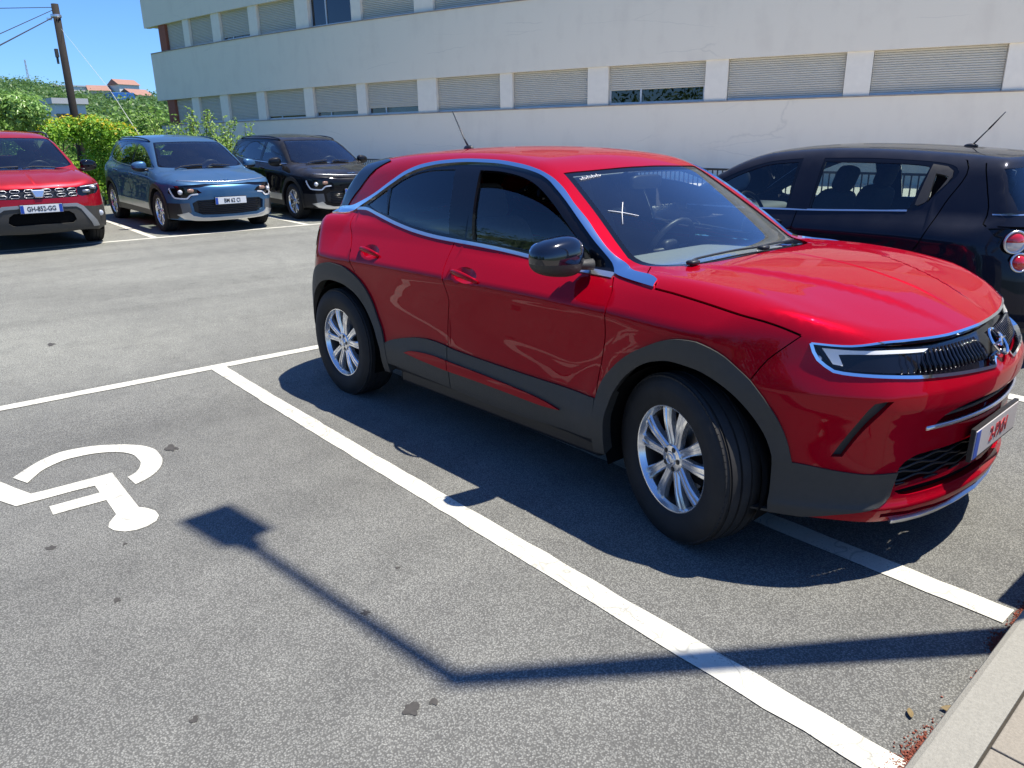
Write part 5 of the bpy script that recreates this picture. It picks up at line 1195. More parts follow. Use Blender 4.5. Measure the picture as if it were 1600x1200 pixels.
def build_aveo():
    S = AVEO; pm = paint('blue_black_paint', (.007, .010, .020), .3, .25, dust=.06)
    root = empty('parked_car', (-4.60, 6.36, 0), (0, 0, math.pi)); tag(root, 'small blue-black hatchback seen from its side and rear behind the red crossover bonnet', 'car')
    top = [(-2.72,1.355),(-2.5,1.378),(-2.2,1.400),(-1.8,1.413),(-1.4,1.408),(-1.1,1.385),(-.9,1.345),(-.7,1.270),(-.5,1.175),(-.3,1.070),(-.20,1.02),(-.08,.985)]
    hood = [(-.02,.955),(.15,.92),(.3,.875),(.45,.82)]
    f = lambda P: symF(S, P); r = lambda P: symF(S, P, RY)
    q = dict(top=top, hood=hood, corner=(.50,.795), fborder=[(.50,.795),(.48,.68),(.44,.5),(.42,.4)], XR=-2.79, zR=1.12, ra=.345, cw=0, clm=MT['clad'], rimstyle='five',
        panes=[('front_door_window', [(-1.34,1.352),(-1.12,1.335),(-.88,1.262),(-.62,1.14),(-.38,1.02),(-.45,.995),(-1.35,1.012)]), ('rear_door_window', [(-1.565,1.358),(-1.56,1.018),(-2.27,1.046),(-2.305,1.20),(-2.33,1.325),(-2.0,1.352)])],
        dlo=[(-.24,1.0),(-.42,1.085),(-.62,1.18),(-.88,1.292),(-1.12,1.358),(-1.4,1.380),(-1.8,1.386),(-2.2,1.372),(-2.48,1.338),(-2.525,1.29),(-2.43,1.17),(-2.34,1.062),(-2.25,1.030),(-1.5,1.0),(-.7,.985)],
        belt=[(-.36,.990),(-.7,.990),(-1.4,1.000),(-2.27,1.034)],
        side_pre=[('pillar_trim', [crv([(-1.37,1.40),(-1.545,1.40),(-1.54,1.005),(-1.37,1.005)], .06, True)], pm, .001), ('handle_recess', [crv([(-2.385,1.285),(-2.47,1.262),(-2.385,1.09)], .04, True)], MT['dark'], -.02), ('window_corner_trim', [crv([(-2.345,1.345),(-2.46,1.325),(-2.495,1.285),(-2.40,1.13),(-2.335,1.07),(-2.31,1.07)], .05, True)], MT['clad'], .004)],
        seams=[[(-2.66,1.355),(-2.72,1.2),(-2.768,1.03),(-2.768,.965),(-2.80,.955)],[(-1.455,1.39),(-1.45,1.0),(-1.43,.7),(-1.44,.3)],[(-.36,.99),(-.33,.8),(-.36,.5),(-.38,.3)],[(-2.30,1.405),(-2.52,1.385),(-2.575,1.30),(-2.50,1.10),(-2.40,.80),(-2.20,.60)]], doors=(-.35,-1.44,-2.42), mirror=(-.50,.92,1.02), handles=[(-1.25,.90)],
        lining=[(-.4,.98),(-2.3,1.01),(-2.15,.35),(-.45,.35)], nose=[(.50,-.76),(.60,-.66),(.68,-.50),(.735,-.30),(.755,0)], rx=(-2.84,-2.80),
        wst=[(-.80,0),(-.81,-.25),(-.83,-.42),(-.86,-.555)], wsb=[(-.25,-.70),(-.15,-.62),(-.07,-.50),(-.03,-.3),(-.015,0)],
        rear=[('hatch_seam', [strip(RY(S, crv([(-.76,.962),(-.60,.955),(-.3,.945),(0,.94)], .05)), .008), mir(strip(RY(S, crv([(-.76,.962),(-.60,.955),(-.3,.945),(0,.94)], .05)), .008))], MT['dark'], -.01, dict(lip=0)),
              ('hatch_chrome_line', [strip(RY(S, [(y, 1.035) for y in np.linspace(-.73, .73, 20)]), .008)], MT['satin'], .002, dict(lip=0)),
              ('rear_window', r(dens([(-.60,1.32),(0,1.34),(0,1.06),(-.66,1.06),(-.655,1.18)], .06)), MT['glass'], -.003),
              ('lamp_housing', r(crv([(-.785,.950),(-.70,.958),(-.60,.945),(-.56,.88),(-.56,.74),(-.60,.655),(-.68,.650),(-.74,.72),(-.775,.82)], .04, True)), MT['gloss'], -.020, dict(lip=.02)),
              ('rear_bumper_trim', [dens([(-1.4,.15),(1.4,.15),(1.4,.30),(-1.4,.30)], .1)], MT['black'], .003)],
        front=[('headlamp', f(dens([(-.78,.76),(-.5,.75),(-.5,.62),(-.74,.63)], .06)), MT['gloss'], 0), ('grille', f(dens([(-.42,.70),(0,.72),(0,.40),(-.38,.40)], .06)), MT['black'], -.01)],
        zlip=.215, seatx=-1.15, dashz=.95, dashx=(-.66,-.10))
    std_car(S, root, pm, q, .05)
    for s_ in (-1, 1):
        for k, (y, z, rr) in enumerate(((.728,.868,.064),(.702,.738,.052))):
            P, N = surf(S, 'rear', RY(S, [(s_*y, z)])[0], -1, -.012); M3 = frame_on(P, N)
            def disc(r0, r1, h0, h1, a0, a1, name, mat, par):
                mb = MB(); V = []; F = []; n = 28; prof = [(r1, h0-.03), (r1, h0), ((r0+r1)/2, h1), (r0+.001, h1*1.12)]
                for i in range(n+1):
                    a = a0+(a1-a0)*i/n
                    for (r_, h) in prof: V.append(tuple(P + M3 @ Vector((r_*math.cos(a), r_*math.sin(a), h))))
                for i in range(n):
                    for j in range(3): F.append((i*4+j, (i+1)*4+j, (i+1)*4+j+1, i*4+j+1))
                mb.add(V, F); return mb.build(name, mat, par, smooth=True)
            if k == 0:
                disc(0, rr, .012, .030, 0, math.pi, 'brake_lamp', MT['redl'], root); disc(0, rr, .012, .030, math.pi, 2*math.pi, 'reversing_lamp', MT['lensw'], root)
            else: disc(0, rr, .010, .024, 0, 2*math.pi, 'fog_lamp', MT['redl'], root)
            ring = [tuple(P + M3 @ Vector(((rr+.006)*math.cos(a), (rr+.006)*math.sin(a), .008))) for a in np.linspace(0, 2*math.pi, 33)]
            MB().tube(ring, .008, 6, cap=False).build('lamp_ring', MT['satin'], root, smooth=True)
    P, N = surf(S, 'top', (-2.34, 0)); an = MB()
    an.sell(P+Vector((0, 0, .004)), (.05, .022, .018), n=(16, 8)); an.tube([tuple(P+Vector((-.01, 0, .012))), tuple(P+Vector((-.10, -.0, .12)))], [.006, .004], 8); an.tube([tuple(P+Vector((-.10, 0, .12))), tuple(P+Vector((-.19, 0, .235)))], [.0065, .003], 8)
    an.build('aerial', MT['black'], root, smooth=True)
    return root
build_aveo()

# ------------------------------------------------------------ curved apartment building with roller shutters
BC = [3.7136551580920124e-05, 0.008254863357962165, 0.6673112601880954, 28.91127723176016]
By = lambda x: BC[0]*x**3+BC[1]*x**2+BC[2]*x+BC[3]
Bd = lambda x: 3*BC[0]*x**2+2*BC[1]*x+BC[2]
def bp(x, d=0):     # point on the facade plan curve; d>0 = into the building
    s = Bd(x); L = math.hypot(1, s); return (x - s/L*d, By(x) + 1/L*d)
def render_mat():
    m, t, b = nmat('grey_render'); L = t.links.new
    tc = t.nodes.new('ShaderNodeTexCoord'); P = tc.outputs['Object']
    n = t.nodes.new('ShaderNodeTexNoise'); n.inputs['Scale'].default_value = 1.1; n.inputs['Detail'].default_value = 8; n.inputs['Roughness'].default_value = .62; L(P, n.inputs['Vector'])
    mp = t.nodes.new('ShaderNodeMapping'); mp.inputs['Scale'].default_value = (1.2, 1.2, .25); L(P, mp.inputs[0])
    n2 = t.nodes.new('ShaderNodeTexNoise'); n2.inputs['Scale'].default_value = 1.6; n2.inputs['Detail'].default_value = 6; L(mp.outputs[0], n2.inputs['Vector'])
    a = t.nodes.new('ShaderNodeMath'); a.operation = 'ADD'; L(n.outputs['Fac'], a.inputs[0]); L(n2.outputs['Fac'], a.inputs[1])
    r = t.nodes.new('ShaderNodeValToRGB'); r.color_ramp.elements[0].position = .70; r.color_ramp.elements[1].position = 1.25
    r.color_ramp.elements[0].color = (.75,.67,.535,1); r.color_ramp.elements[1].color = (.80,.72,.575,1); L(a.outputs[0], r.inputs[0])
    # fine horizontal cracks, broken up by noise
    m2 = t.nodes.new('ShaderNodeMapping'); m2.inputs['Scale'].default_value = (.10, .10, .9); L(P, m2.inputs[0])
    nd = t.nodes.new('ShaderNodeTexNoise'); nd.inputs['Scale'].default_value = 2.2; nd.inputs['Detail'].default_value = 4; L(P, nd.inputs['Vector'])
    vs = t.nodes.new('ShaderNodeVectorMath'); vs.operation = 'SCALE'; vs.inputs[3].default_value = .10; L(nd.outputs['Color'], vs.inputs[0])
    va = t.nodes.new('ShaderNodeVectorMath'); L(m2.outputs[0], va.inputs[0]); L(vs.outputs[0], va.inputs[1])
    v = t.nodes.new('ShaderNodeTexVoronoi'); v.feature = 'DISTANCE_TO_EDGE'; v.inputs['Scale'].default_value = .8; L(va.outputs[0], v.inputs['Vector'])
    r2 = t.nodes.new('ShaderNodeValToRGB'); r2.color_ramp.elements[0].color = (1,1,1,1); r2.color_ramp.elements[1].color = (0,0,0,1); r2.color_ramp.elements[1].position = .006; L(v.outputs['Distance'], r2.inputs[0])
    nm = t.nodes.new('ShaderNodeTexNoise'); nm.inputs['Scale'].default_value = .55; L(P, nm.inputs['Vector'])
    r3 = t.nodes.new('ShaderNodeValToRGB'); r3.color_ramp.elements[0].position = .50; r3.color_ramp.elements[1].position = .60; L(nm.outputs['Fac'], r3.inputs[0])
    mu = t.nodes.new('ShaderNodeMath'); mu.operation = 'MULTIPLY'; L(r2.outputs[0], mu.inputs[0]); L(r3.outputs[0], mu.inputs[1])
    m3 = t.nodes.new('ShaderNodeMath'); m3.operation = 'MULTIPLY'; m3.inputs[1].default_value = .15; L(mu.outputs[0], m3.inputs[0])
    x = t.nodes.new('ShaderNodeMix'); x.data_type = 'RGBA'; L(m3.outputs[0], x.inputs[0]); L(r.outputs[0], x.inputs[6]); x.inputs[7].default_value = (.13,.12,.10,1)
    L(x.outputs[2], b.inputs['Base Color']); b.inputs['Roughness'].default_value = .88
    g = t.nodes.new('ShaderNodeTexNoise'); g.inputs['Scale'].default_value = 40; L(P, g.inputs['Vector']); bpn = t.nodes.new('ShaderNodeBump'); bpn.inputs['Strength'].default_value = .25; bpn.inputs['Distance'].default_value = .01; L(g.outputs['Fac'], bpn.inputs['Height']); L(bpn.outputs[0], b.inputs['Normal'])
    return m
REND = render_mat()
SHUT = pmat('shutter_slats', (.56,.53,.45), .6, noise=.08, nscale=3)
PIER = pmat('pier_render', (.82,.75,.62), .85, noise=.08, nscale=5)
BRK = pmat('red_brown_pier', (.30,.095,.055), .85, noise=.2, nscale=9)
ALU = pmat('window_frame_aluminium', (.55,.57,.58), .4, .3)
SILL = pmat('stained_sill', (.33,.27,.22), .9, noise=.5, nscale=4)
WGL = glassm('house_glass', (.25,.28,.30), 1.5)
WHT = pmat('white_panel', (.72,.72,.70), .5); DKR = pmat('dark_room', (.02,.02,.022), .9)
bld = empty('apartment_building', (0, 0, 0)); tag(bld, 'long curved grey building with bands of closed roller shutters behind the car park', 'building')
X0, X1 = -43.06, 13.0
def band(name, z0, z1, d0, d1, mat, xa=X0, xb=X1, step=.8, cap=.0):
    """solid following the facade curve, from depth d0 to d1"""
    mb = MB(); n = max(2, int((xb-xa)/step)); V = []; F = []
    for i in range(n+1):
        x = xa+(xb-xa)*i/n
        for d, z in ((d0, z0), (d0, z1), (d1, z1), (d1, z0)): V.append((*bp(x, d), z))
    for i in range(n):
        for j in range(4): F.append((i*4+j, (i+1)*4+j, (i+1)*4+(j+1) % 4, i*4+(j+1) % 4))
    F += [(0, 1, 2, 3), (n*4+3, n*4+2, n*4+1, n*4)]
    mb.add(V, F); return mb.build(name, mat, bld)
ZS, ZE, ZT, ZB, ZTT = 2.62, 3.84, 6.05, 7.27, 9.6
band('lower_wall', -2.0, ZS, 0, .30, REND); band('parapet', ZE, ZT, 0, .30, REND, X0-.05); band('parapet', ZB, ZTT, 0, .30, REND, X0-.35)
for z in (ZS, ZT, ZTT): band('coping', z, z+.035, -.03, .33, SILL)
band('floor_slab', ZE+.0-.002, ZE+.3, .30, 9, REND); band('floor_slab', ZB, ZB+.3, .30, 9, REND); band('floor_slab', ZTT+.04, ZTT+.3, -.1, 9, REND); band('core_wall', -2, ZTT, 1.6, 9, DKR, X0+1.2)
band('floor_slab', ZS-.3, ZS-.002, .30, 9, REND); band('floor_slab', ZT-.3, ZT-.002, .30, 9, REND)
low = [-42.23,-41.51,-39.82,-39.2,-37.35,-36.72,-34.53,-33.98,-31.38,-30.85,-28.37,-27.9,-25.37,-24.53,-21.89,-21.42,-18.74,-18.07,-15.15,-14.53,-11.54,-10.91,-8.01,-7.5,-4.5,-3.9,-.9,-.3,2.7,3.3,6.3,6.9]
upp = [-42.07,-41.43,-39.74,-39.23,-37.29,-36.66,-34.5,-33.92,-31.46,-30.71,-28.36,-27.87,-25.34,-24.52,-21.84,-21.3,-18.7,-18.05,-15.1,-14.5,-11.5,-10.9,-8,-7.5,-4.5,-3.9,-.9,-.3,2.7,3.3]
def shutter(xa, xb, z0, z1, dz=0):
    """closed roller shutter made of bowed slats; its lower edge stands at z0+dz"""
    mb = MB(); p = .062; n = int((z1-z0-dz)/p); V = []; F = []; prof = []
    for k in range(n):
        z = z1-p*k
        prof += [(z, .212), (z-p*.22, .190), (z-p*.70, .190), (z-p*.90, .212), (z-p*.92, .228), (z-p*.99, .228)]
    prof.append((z1-p*n, .214))
    m = len(prof)
    for x in (xa, xb):
        for (z, d) in prof: V.append((*bp(x, d), z))
    for j in range(m-1): F.append((j, j+1, m+j+1, m+j))
    mb.add(V, F); s = mb.build('roller_shutter', SHUT, bld)
    return s, z1-p*n
def win(xa, xb, z0, z1, top, white=False, glass2=False):
    f = MB(); y = .235
    def post(a, b, za, zb, d0=.20, d1=.27):
        V = [(*bp(a, d0), za), (*bp(b, d0), za), (*bp(b, d1), za), (*bp(a, d1), za), (*bp(a, d0), zb), (*bp(b, d0), zb), (*bp(b, d1), zb), (*bp(a, d1), zb)]
        f.add(V, [(0,3,2,1),(4,5,6,7),(0,1,5,4),(1,2,6,5),(2,3,7,6),(3,0,4,7)])
    post(xa, xb, z0, z0+.07); xm = xa+(xb-xa)*(.333 if not glass2 else .36)
    for x in (xa, xm, xb-.05): post(x, x+.05, z0, top)
    fr = f.build('window_frame', ALU, bld)
    V = [(*bp(xa, .235), z0), (*bp(xb, .235), z0), (*bp(xb, .235), top), (*bp(xa, .235), top)]
    g = MB().add(V, [(0, 1, 2, 3)]).build('pane', WGL, fr); sol = g.modifiers.new('t', 'SOLIDIFY'); sol.thickness = .006
    if white:
        V = [(*bp(xa+.1, .45), z0), (*bp(xb-.1, .45), z0), (*bp(xb-.1, .45), top), (*bp(xa+.1, .45), top)]; MB().add(V, [(0, 1, 2, 3)]).build('window_blind', WHT, fr)
ws_ = {6: .05, 4: .04, 5: .09, 0: 0}
def piers(xs, z0, z1, lifts, glass):
    mb = MB()
    for i in range(0, len(xs)-1, 2):
        xa, xb = xs[i], xs[i+1]
        m = BRK if i == 0 else PIER
        pb = MB(); V = [(*bp(xa, .06), z0), (*bp(xb, .06), z0), (*bp(xb, .8), z0), (*bp(xa, .8), z0), (*bp(xa, .06), z1), (*bp(xb, .06), z1), (*bp(xb, .8), z1), (*bp(xa, .8), z1)]
        pb.add(V, [(0,3,2,1),(4,5,6,7),(0,1,5,4),(1,2,6,5),(2,3,7,6),(3,0,4,7)]).build('pier', m, bld)
        if i+2 < len(xs):
            wa, wb_ = xs[i+1]+.01, xs[i+2]-.01; k = i//2
            if k in glass: win(wa, wb_, z0+.036, z1, z1, glass2=True); s, e = shutter(wa, wb_, z0, z1, (z1-z0)*.0+1.14); continue
            s, e = shutter(wa, wb_, z0+.036, z1, lifts.get(k, .03))
            win(wa, wb_, z0+.036, z1, e+.02, white=k == 5)
piers(low, ZS, ZE-.001, {3: .09, 4: .13, 5: .20, 8: .42}, ())
piers(upp, ZT, ZB-.001, {2: .10}, (4,))
band('end_wall', -2, ZTT, .35, 9, BRK, X0+.55, X0+1.1)

# ------------------------------------------------------------ railing along the edge of the car park
IRON = pmat('black_iron', (.008,.008,.009), .5)
rl = empty('railing', (-30, 12.32, 0)); tag(rl, 'low black railing of thin upright bars along the edge of the car park', 'railing')
mb = MB(); mb2 = MB()
for k in range(430):
    x = -30+k*.11; z = .35 if x < -14 else max(.02, float(gz(x))); mb.box((x+30-.009, -.009, float(gz(x))+.1), (x+30+.009, .009, float(gz(x))*.35+.96))
mb.build('railing_bars', IRON, rl)
P = [(x+30, 0, float(gz(x))*.35+.97) for x in np.arange(-30, 17.5, .5)]; mb2.tube(P, .022, 6); P = [(x+30, 0, float(gz(x))+.16) for x in np.arange(-30, 17.5, .5)]; mb2.tube(P, .016, 6)
mb2.build('rails', IRON, rl)

# ------------------------------------------------------------ terrain, hedge, trees, hill, pole
def leafmat(name, c1, c2, trans=.35, rough=.45):
    m, t, b = nmat(name); L = t.links.new
    a = t.nodes.new('ShaderNodeAttribute'); a.attribute_name = 'rnd'
    x = t.nodes.new('ShaderNodeMix'); x.data_type = 'RGBA'; L(a.outputs['Fac'], x.inputs[0]); x.inputs[6].default_value = (*c1, 1); x.inputs[7].default_value = (*c2, 1)
    L(x.outputs[2], b.inputs['Base Color']); b.inputs['Roughness'].default_value = rough; b.inputs['Specular IOR Level'].default_value = .35
    tl = t.nodes.new('ShaderNodeBsdfTranslucent'); L(x.outputs[2], tl.inputs[0]); mx = t.nodes.new('ShaderNodeMixShader'); mx.inputs[0].default_value = trans
    L(b.outputs[0], mx.inputs[1]); L(tl.outputs[0], mx.inputs[2]); L(mx.outputs[0], t.nodes['Material Output'].inputs[0]); return m
def leaves(name, C, Nn, size, mat, parent=None, aspect=.5, droop=.2, fold=.25, rnd=None, jit=.5, up=.55):
    """one leaf per point: C centres, Nn rough facing directions"""
    C = np.asarray(C, float); n = len(C); sz = size*rng.uniform(.65, 1.3, n)
    N = Nn + rng.normal(0, jit, (n, 3)) + np.array([0, 0, up]); N /= np.linalg.norm(N, axis=1, keepdims=True)
    A = rng.normal(0, 1, (n, 3)); A -= (A*N).sum(1, keepdims=True)*N; A /= np.linalg.norm(A, axis=1, keepdims=True); B = np.cross(N, A)
    s = sz[:, None]
    p0 = C - A*s*.5; p1 = C + B*s*aspect*.5 + N*s*fold*.3; p2 = C + A*s*.5 - N*s*droop; p3 = C - B*s*aspect*.5 + N*s*fold*.3
    V = np.stack([p0, p1, p2, p3], 1).reshape(-1, 3)
    me = bpy.data.meshes.new(name); me.vertices.add(4*n); me.vertices.foreach_set('co', V.ravel())
    idx = np.arange(4*n).reshape(n, 4); T = np.stack([idx[:, [0, 1, 2]], idx[:, [0, 2, 3]]], 1).reshape(-1, 3)
    me.loops.add(6*n); me.loops.foreach_set('vertex_index', T.ravel()); me.polygons.add(2*n); me.polygons.foreach_set('loop_start', np.arange(0, 6*n, 3)); me.polygons.foreach_set('loop_total', np.full(2*n, 3))
    me.update(calc_edges=True); r_ = (rng.random(n) if rnd is None else np.clip(rnd+rng.normal(0, .15, n), 0, 1)); at = me.attributes.new('rnd', 'FLOAT', 'FACE'); at.data.foreach_set('value', np.repeat(r_, 2))
    me.materials.append(mat); o = bpy.data.objects.new(name, me); col.objects.link(o)
    if parent: o.parent = parent
    return o
def blob_points(blobs, n):
    """points in the outer part of a cluster of ellipsoids"""
    w_ = np.array([b[3]*b[4]+b[4]*b[5]+b[3]*b[5] for b in blobs]); k = rng.choice(len(blobs), n, p=w_/w_.sum()); B = np.array(blobs)[k]
    d = rng.normal(0, 1, (n, 3)); d /= np.linalg.norm(d, axis=1, keepdims=True); r = rng.uniform(.62, 1.06, n)[:, None]
    return B[:, :3]+d*B[:, 3:6]*r, d
def crown_blobs(c, R_, nb, rs):
    out = []
    for _ in range(nb):
        d = rng.normal(0, 1, 3); d /= np.linalg.norm(d); q = rng.uniform(.35, .85); s = rng.uniform(*rs)
        out.append((c[0]+d[0]*R_[0]*q, c[1]+d[1]*R_[1]*q, c[2]+d[2]*R_[2]*q, s, s, s*.85))
    return out
BARK = pmat('bark', (.09,.065,.045), .9, noise=.4, nscale=20)
def tree(label, x, y, zb, h, R_, n, leaf, mat, nb=14, group=None, rs=None, name='tree'):
    t = empty(name, (x, y, zb)); tag(t, label, 'tree' if name == 'tree' else 'shrub', group)
    tr = MB(); zt = h-R_[2]
    tr.tube([(0, 0, -.3), (.05, .03, zt*.5), (0, 0, zt+R_[2]*.4)], [h*.028+.03, h*.02+.02, .02], 8)
    for k in range(5):
        a = k*1.3+x; tr.tube([(0, 0, zt*.6), (R_[0]*.4*math.cos(a), R_[1]*.4*math.sin(a), zt+R_[2]*.1), (R_[0]*.7*math.cos(a), R_[1]*.7*math.sin(a), zt+R_[2]*.5)], [h*.012+.02, .03, .012], 6)
    tr.build('trunk', BARK, t, smooth=True)
    rs = rs or (min(R_)*.25, min(R_)*.5); C, N = blob_points(crown_blobs((0, 0, zt), R_, nb, rs), n); leaves('crown', C, N, leaf, mat, t); return t
G1 = leafmat('laurel_leaf', (.13,.27,.06), (.32,.50,.14), rough=.28); G2 = leafmat('yellow_hedge_leaf', (.13,.33,.03), (.33,.52,.05)); G3 = leafmat('shrub_leaf', (.15,.30,.05), (.38,.52,.12))
G4 = leafmat('wood_leaf', (.055,.125,.035), (.13,.23,.065)); G5 = leafmat('fresh_tree_leaf', (.10,.22,.04), (.24,.40,.08)); YT = leafmat('yellow_tip_leaf', (.55,.40,.015), (.65,.52,.03))
# valley floor and hill
hm, ht, hb = nmat('grassy_ground'); hb.inputs['Base Color'].default_value = (.07,.10,.03,1); hb.inputs['Roughness'].default_value = .9
def hz(x, y):
    d = -x
    v = -.9 if d < 45 else -.9+(min(d, 110)-45)*.022
    if d > 110: v += (min(d, 330)-110)/220*(15.5+4.5/(1+math.exp((y*300/d-56)/3.0))+.6*math.sin(y*.11))
    if d < 22: v = float(gz(-19.6))-.02-(max(d-20, 0))*.2
    return v
xs = [-19.6,-20.5,-22,-26,-32,-45,-60,-80,-110,-140,-170,-200,-230,-260,-290,-330,-380,-460,-700,-1500]; ys = list(range(-400, -40, 40))+list(range(-40, 12, 6))+list(range(12, 140, 8))+list(range(150, 700, 50))
V = [(x, y, hz(x, y)) for x in xs for y in ys]; n = len(ys); F = [(i*n+j, i*n+j+1, (i+1)*n+j+1, (i+1)*n+j) for i in range(len(xs)-1) for j in range(n-1)]
o = mesh_obj('terrain', V, F, hm, smooth=True); o['kind'] = 'structure'
V = []; F = []
o = mesh_obj('ground', [(-46,-400,-.3),(1500,-400,-.3),(1500,-14,-.3),(-19.6,-14,-.3),(-46,-14,-.3),(-.3,-14,-.06),(1500,1500,-.3),(-.3,1500,-.3),(-46,40,-.3),(-46,1500,-.3),(-.3,40,-.3)], [(0,1,2,4),(2,6,7,5),(8,10,7,9)], hm); o['kind'] = 'structure'
# unseen tree belt added behind the camera to darken the reflections
def back_trees():
    bl = []
    for k in range(60):
        x = rng.uniform(-26, 14); y = rng.uniform(-24, -16); h_ = rng.uniform(3.5, 7.5); r_ = rng.uniform(1.4, 2.6)
        for j in range(3): bl.append((x+rng.normal(0, .8), y+rng.normal(0, .8), max(r_*.6, h_-r_*(1+j*.8)), r_, r_, r_*.9))
    C, N = blob_points(bl, 16000); o = leaves('added_tree_belt', C, N, .42, G4); tag(o, 'belt of dark trees added out of view behind the camera for the car door reflections', 'woodland', kind='stuff')
back_trees()
# bank of the hedge
def hedge(label, name, x0, y0, y1, zt, th, n, leaf, mat, group=None, tips=None, bump=.15):
    t = empty(name, (x0, (y0+y1)/2, GY(x0))); tag(t, label, 'hedge' if 'hedge' in name else 'shrub', group); bl = []
    L = y1-y0; zb = GY(x0)
    for k in range(int(L*7)):
        f = rng.random(); yy = -L/2+L*f; top = zt(y0+L*f)-zb; s = rng.uniform(.22, .42)
        bl.append((rng.uniform(-th/2, th/2), yy, rng.uniform(.15, top-s*.8)+rng.normal(0, bump*.2), s, s, s))
        bl.append((rng.uniform(-th/2, th/2), yy+rng.normal(0, .1), top-s*.75, s, s*1.1, s*.9))
    C, N = blob_points(bl, n); k = C[:, 2] > 0.02; leaves('foliage', C[k], N[k], leaf, mat, t)
    if tips:
        C, N = blob_points([b for b in bl if b[2] > zt(y0+L/2)-zb-.75], tips[0]); up = (N[:, 2] > .25); leaves('yellow_tips', C[up]+[0, 0, .04], N[up], leaf, tips[1], t)
    st = MB()
    for k in range(int(L*3)):
        yy = -L/2+L*(k+.5)/(L*3); st.tube([(0, yy, -.1), (rng.normal(0, .1), yy+rng.normal(0, .1), .9), (rng.normal(0, .15), yy+rng.normal(0, .2), 1.5)], [.025, .018, .008], 5)
    st.build('stems', BARK, t); return t
hedge('dense yellow-green hedge with yellow new leaves on its top, behind the red and blue cars', 'hedge', -19.7, 2.7, 5.2, lambda y: 2.22-.25*abs(y-3.9)**1.6, .9, 15000, .075, G2, tips=(1500, YT))
hedge('glossy dark green laurel hedge with large leaves at the left edge of the photo', 'hedge', -19.0, -1.5, 3.1, lambda y: 2.55-.10*max(0, y-2.2)+.12*math.sin(y*3), .9, 14000, .105, G1)
# open shrub with long upright shoots
sh = empty('shrub', (-19.5, 6.45, GY(-19.5))); tag(sh, 'light green shrub with loose upright leafy shoots against the grey building', 'shrub')
bl = []
for k in range(30): bl.append((rng.normal(0, .3), rng.uniform(-1.25, .85), rng.uniform(.2, 1.25), .3, .3, .32))
C, N = blob_points(bl, 9000); st = MB(); LC = []; LN = []
for k in range(95):
    yy = rng.uniform(-1.2, 1.05); h_ = rng.uniform(1.3, 2.12)*(1-.16*max(0, yy-.3)**2)*(1 if yy > -.7 else .9); lx, ly = rng.normal(0, .12), rng.normal(0, .20)+.05*yy; x_ = rng.normal(0, .25)
    P = [(x_, yy, .2), (x_+lx*.5, yy+ly*.5, h_*.6), (x_+lx, yy+ly, h_)]; st.tube(P, [.014, .009, .004], 5)
    for j in range(54):
        f = rng.uniform(.35, 1.0); c = np.array(P[1])*(1-(f-.5)*2)+np.array(P[2])*((f-.5)*2) if f > .5 else np.array(P[0])*(1-f*2)+np.array(P[1])*(f*2); d = rng.normal(0, 1, 3); d[2] = abs(d[2])*.6; d /= np.linalg.norm(d); LC.append(c+d*rng.uniform(.03, .12)); LN.append(d)
leaves('foliage', np.vstack([C, LC]), np.vstack([N, LN]), .085, G3, sh); st.build('stems', BARK, sh)
# single trees beyond the hedge
LT = ['rounded bright green tree just left of the wooden pole', 'wide dark green tree standing behind the yellow-green hedge', 'mid green tree right of the wooden pole', 'small bushy tree beyond the hedge in front of the white house', 'bright green tree close to the corner of the grey building', 'pale green tree behind the blue car roof']
for lab, (x, y, top, r, m, nl) in zip(LT, [(-36, 3.6, 3.4, 1.5, G5, 4200), (-44, 9.6, 3.0, 2.4, G4, 6500), (-40, 8.2, 3.3, 2.0, G5, 4500), (-33, 5.4, 2.2, 1.1, G3, 2600), (-46, 12.2, 3.9, 2.0, G5, 4200), (-30, 6.6, 2.6, 1.7, G5, 4500)]):
    zb = hz(x, y); tree(lab, x, y, zb, top-zb, (r, r*1.1, min(r*.9, (top-zb)*.42)), nl, .20 if x < -35 else .13, m, 16)
# woods on the hill: clumps of crowns, denser far away
def wood(name, label, n, xr, yr, s, leaf, per, mat, flat=.8):
    Cs = []; Ns = []
    for _ in range(n):
        x = rng.uniform(*xr); a0, a1 = yr; y = -x*math.tan(rng.uniform(a0, a1)); z = hz(x, y); q = s*rng.uniform(.7, 1.3)
        if x < -262 and .195 < -y/x < .285: continue
        if -95 < x < -50 and .160 < -y/x < .212: continue
        C, N = blob_points([(x+rng.normal(0, q*.3), y+rng.normal(0, q*.35), z+q*.55, q*.55, q*.6, q*flat*.6) for _ in range(3)], per); Cs.append(C); Ns.append(N)
    o = leaves(name, np.vstack(Cs), np.vstack(Ns), leaf, mat, jit=.33, up=.2, aspect=.8); tag(o, label, 'woodland', kind='stuff'); return o
wood('valley_wood', 'dark green woodland filling the valley behind the hedge', 300, (-125, -50), (R(2), R(18.5)), 3.6, .30, 260, G4)
wood('hill_wood', 'wooded hillside fading into the distance on the left', 1150, (-335, -120), (R(1), R(19.5)), 5.6, .62, 130, G4)
wood('bright_wood', 'lighter green trees scattered over the hillside', 170, (-300, -60), (R(2), R(18.5)), 4.6, .42, 170, G5)
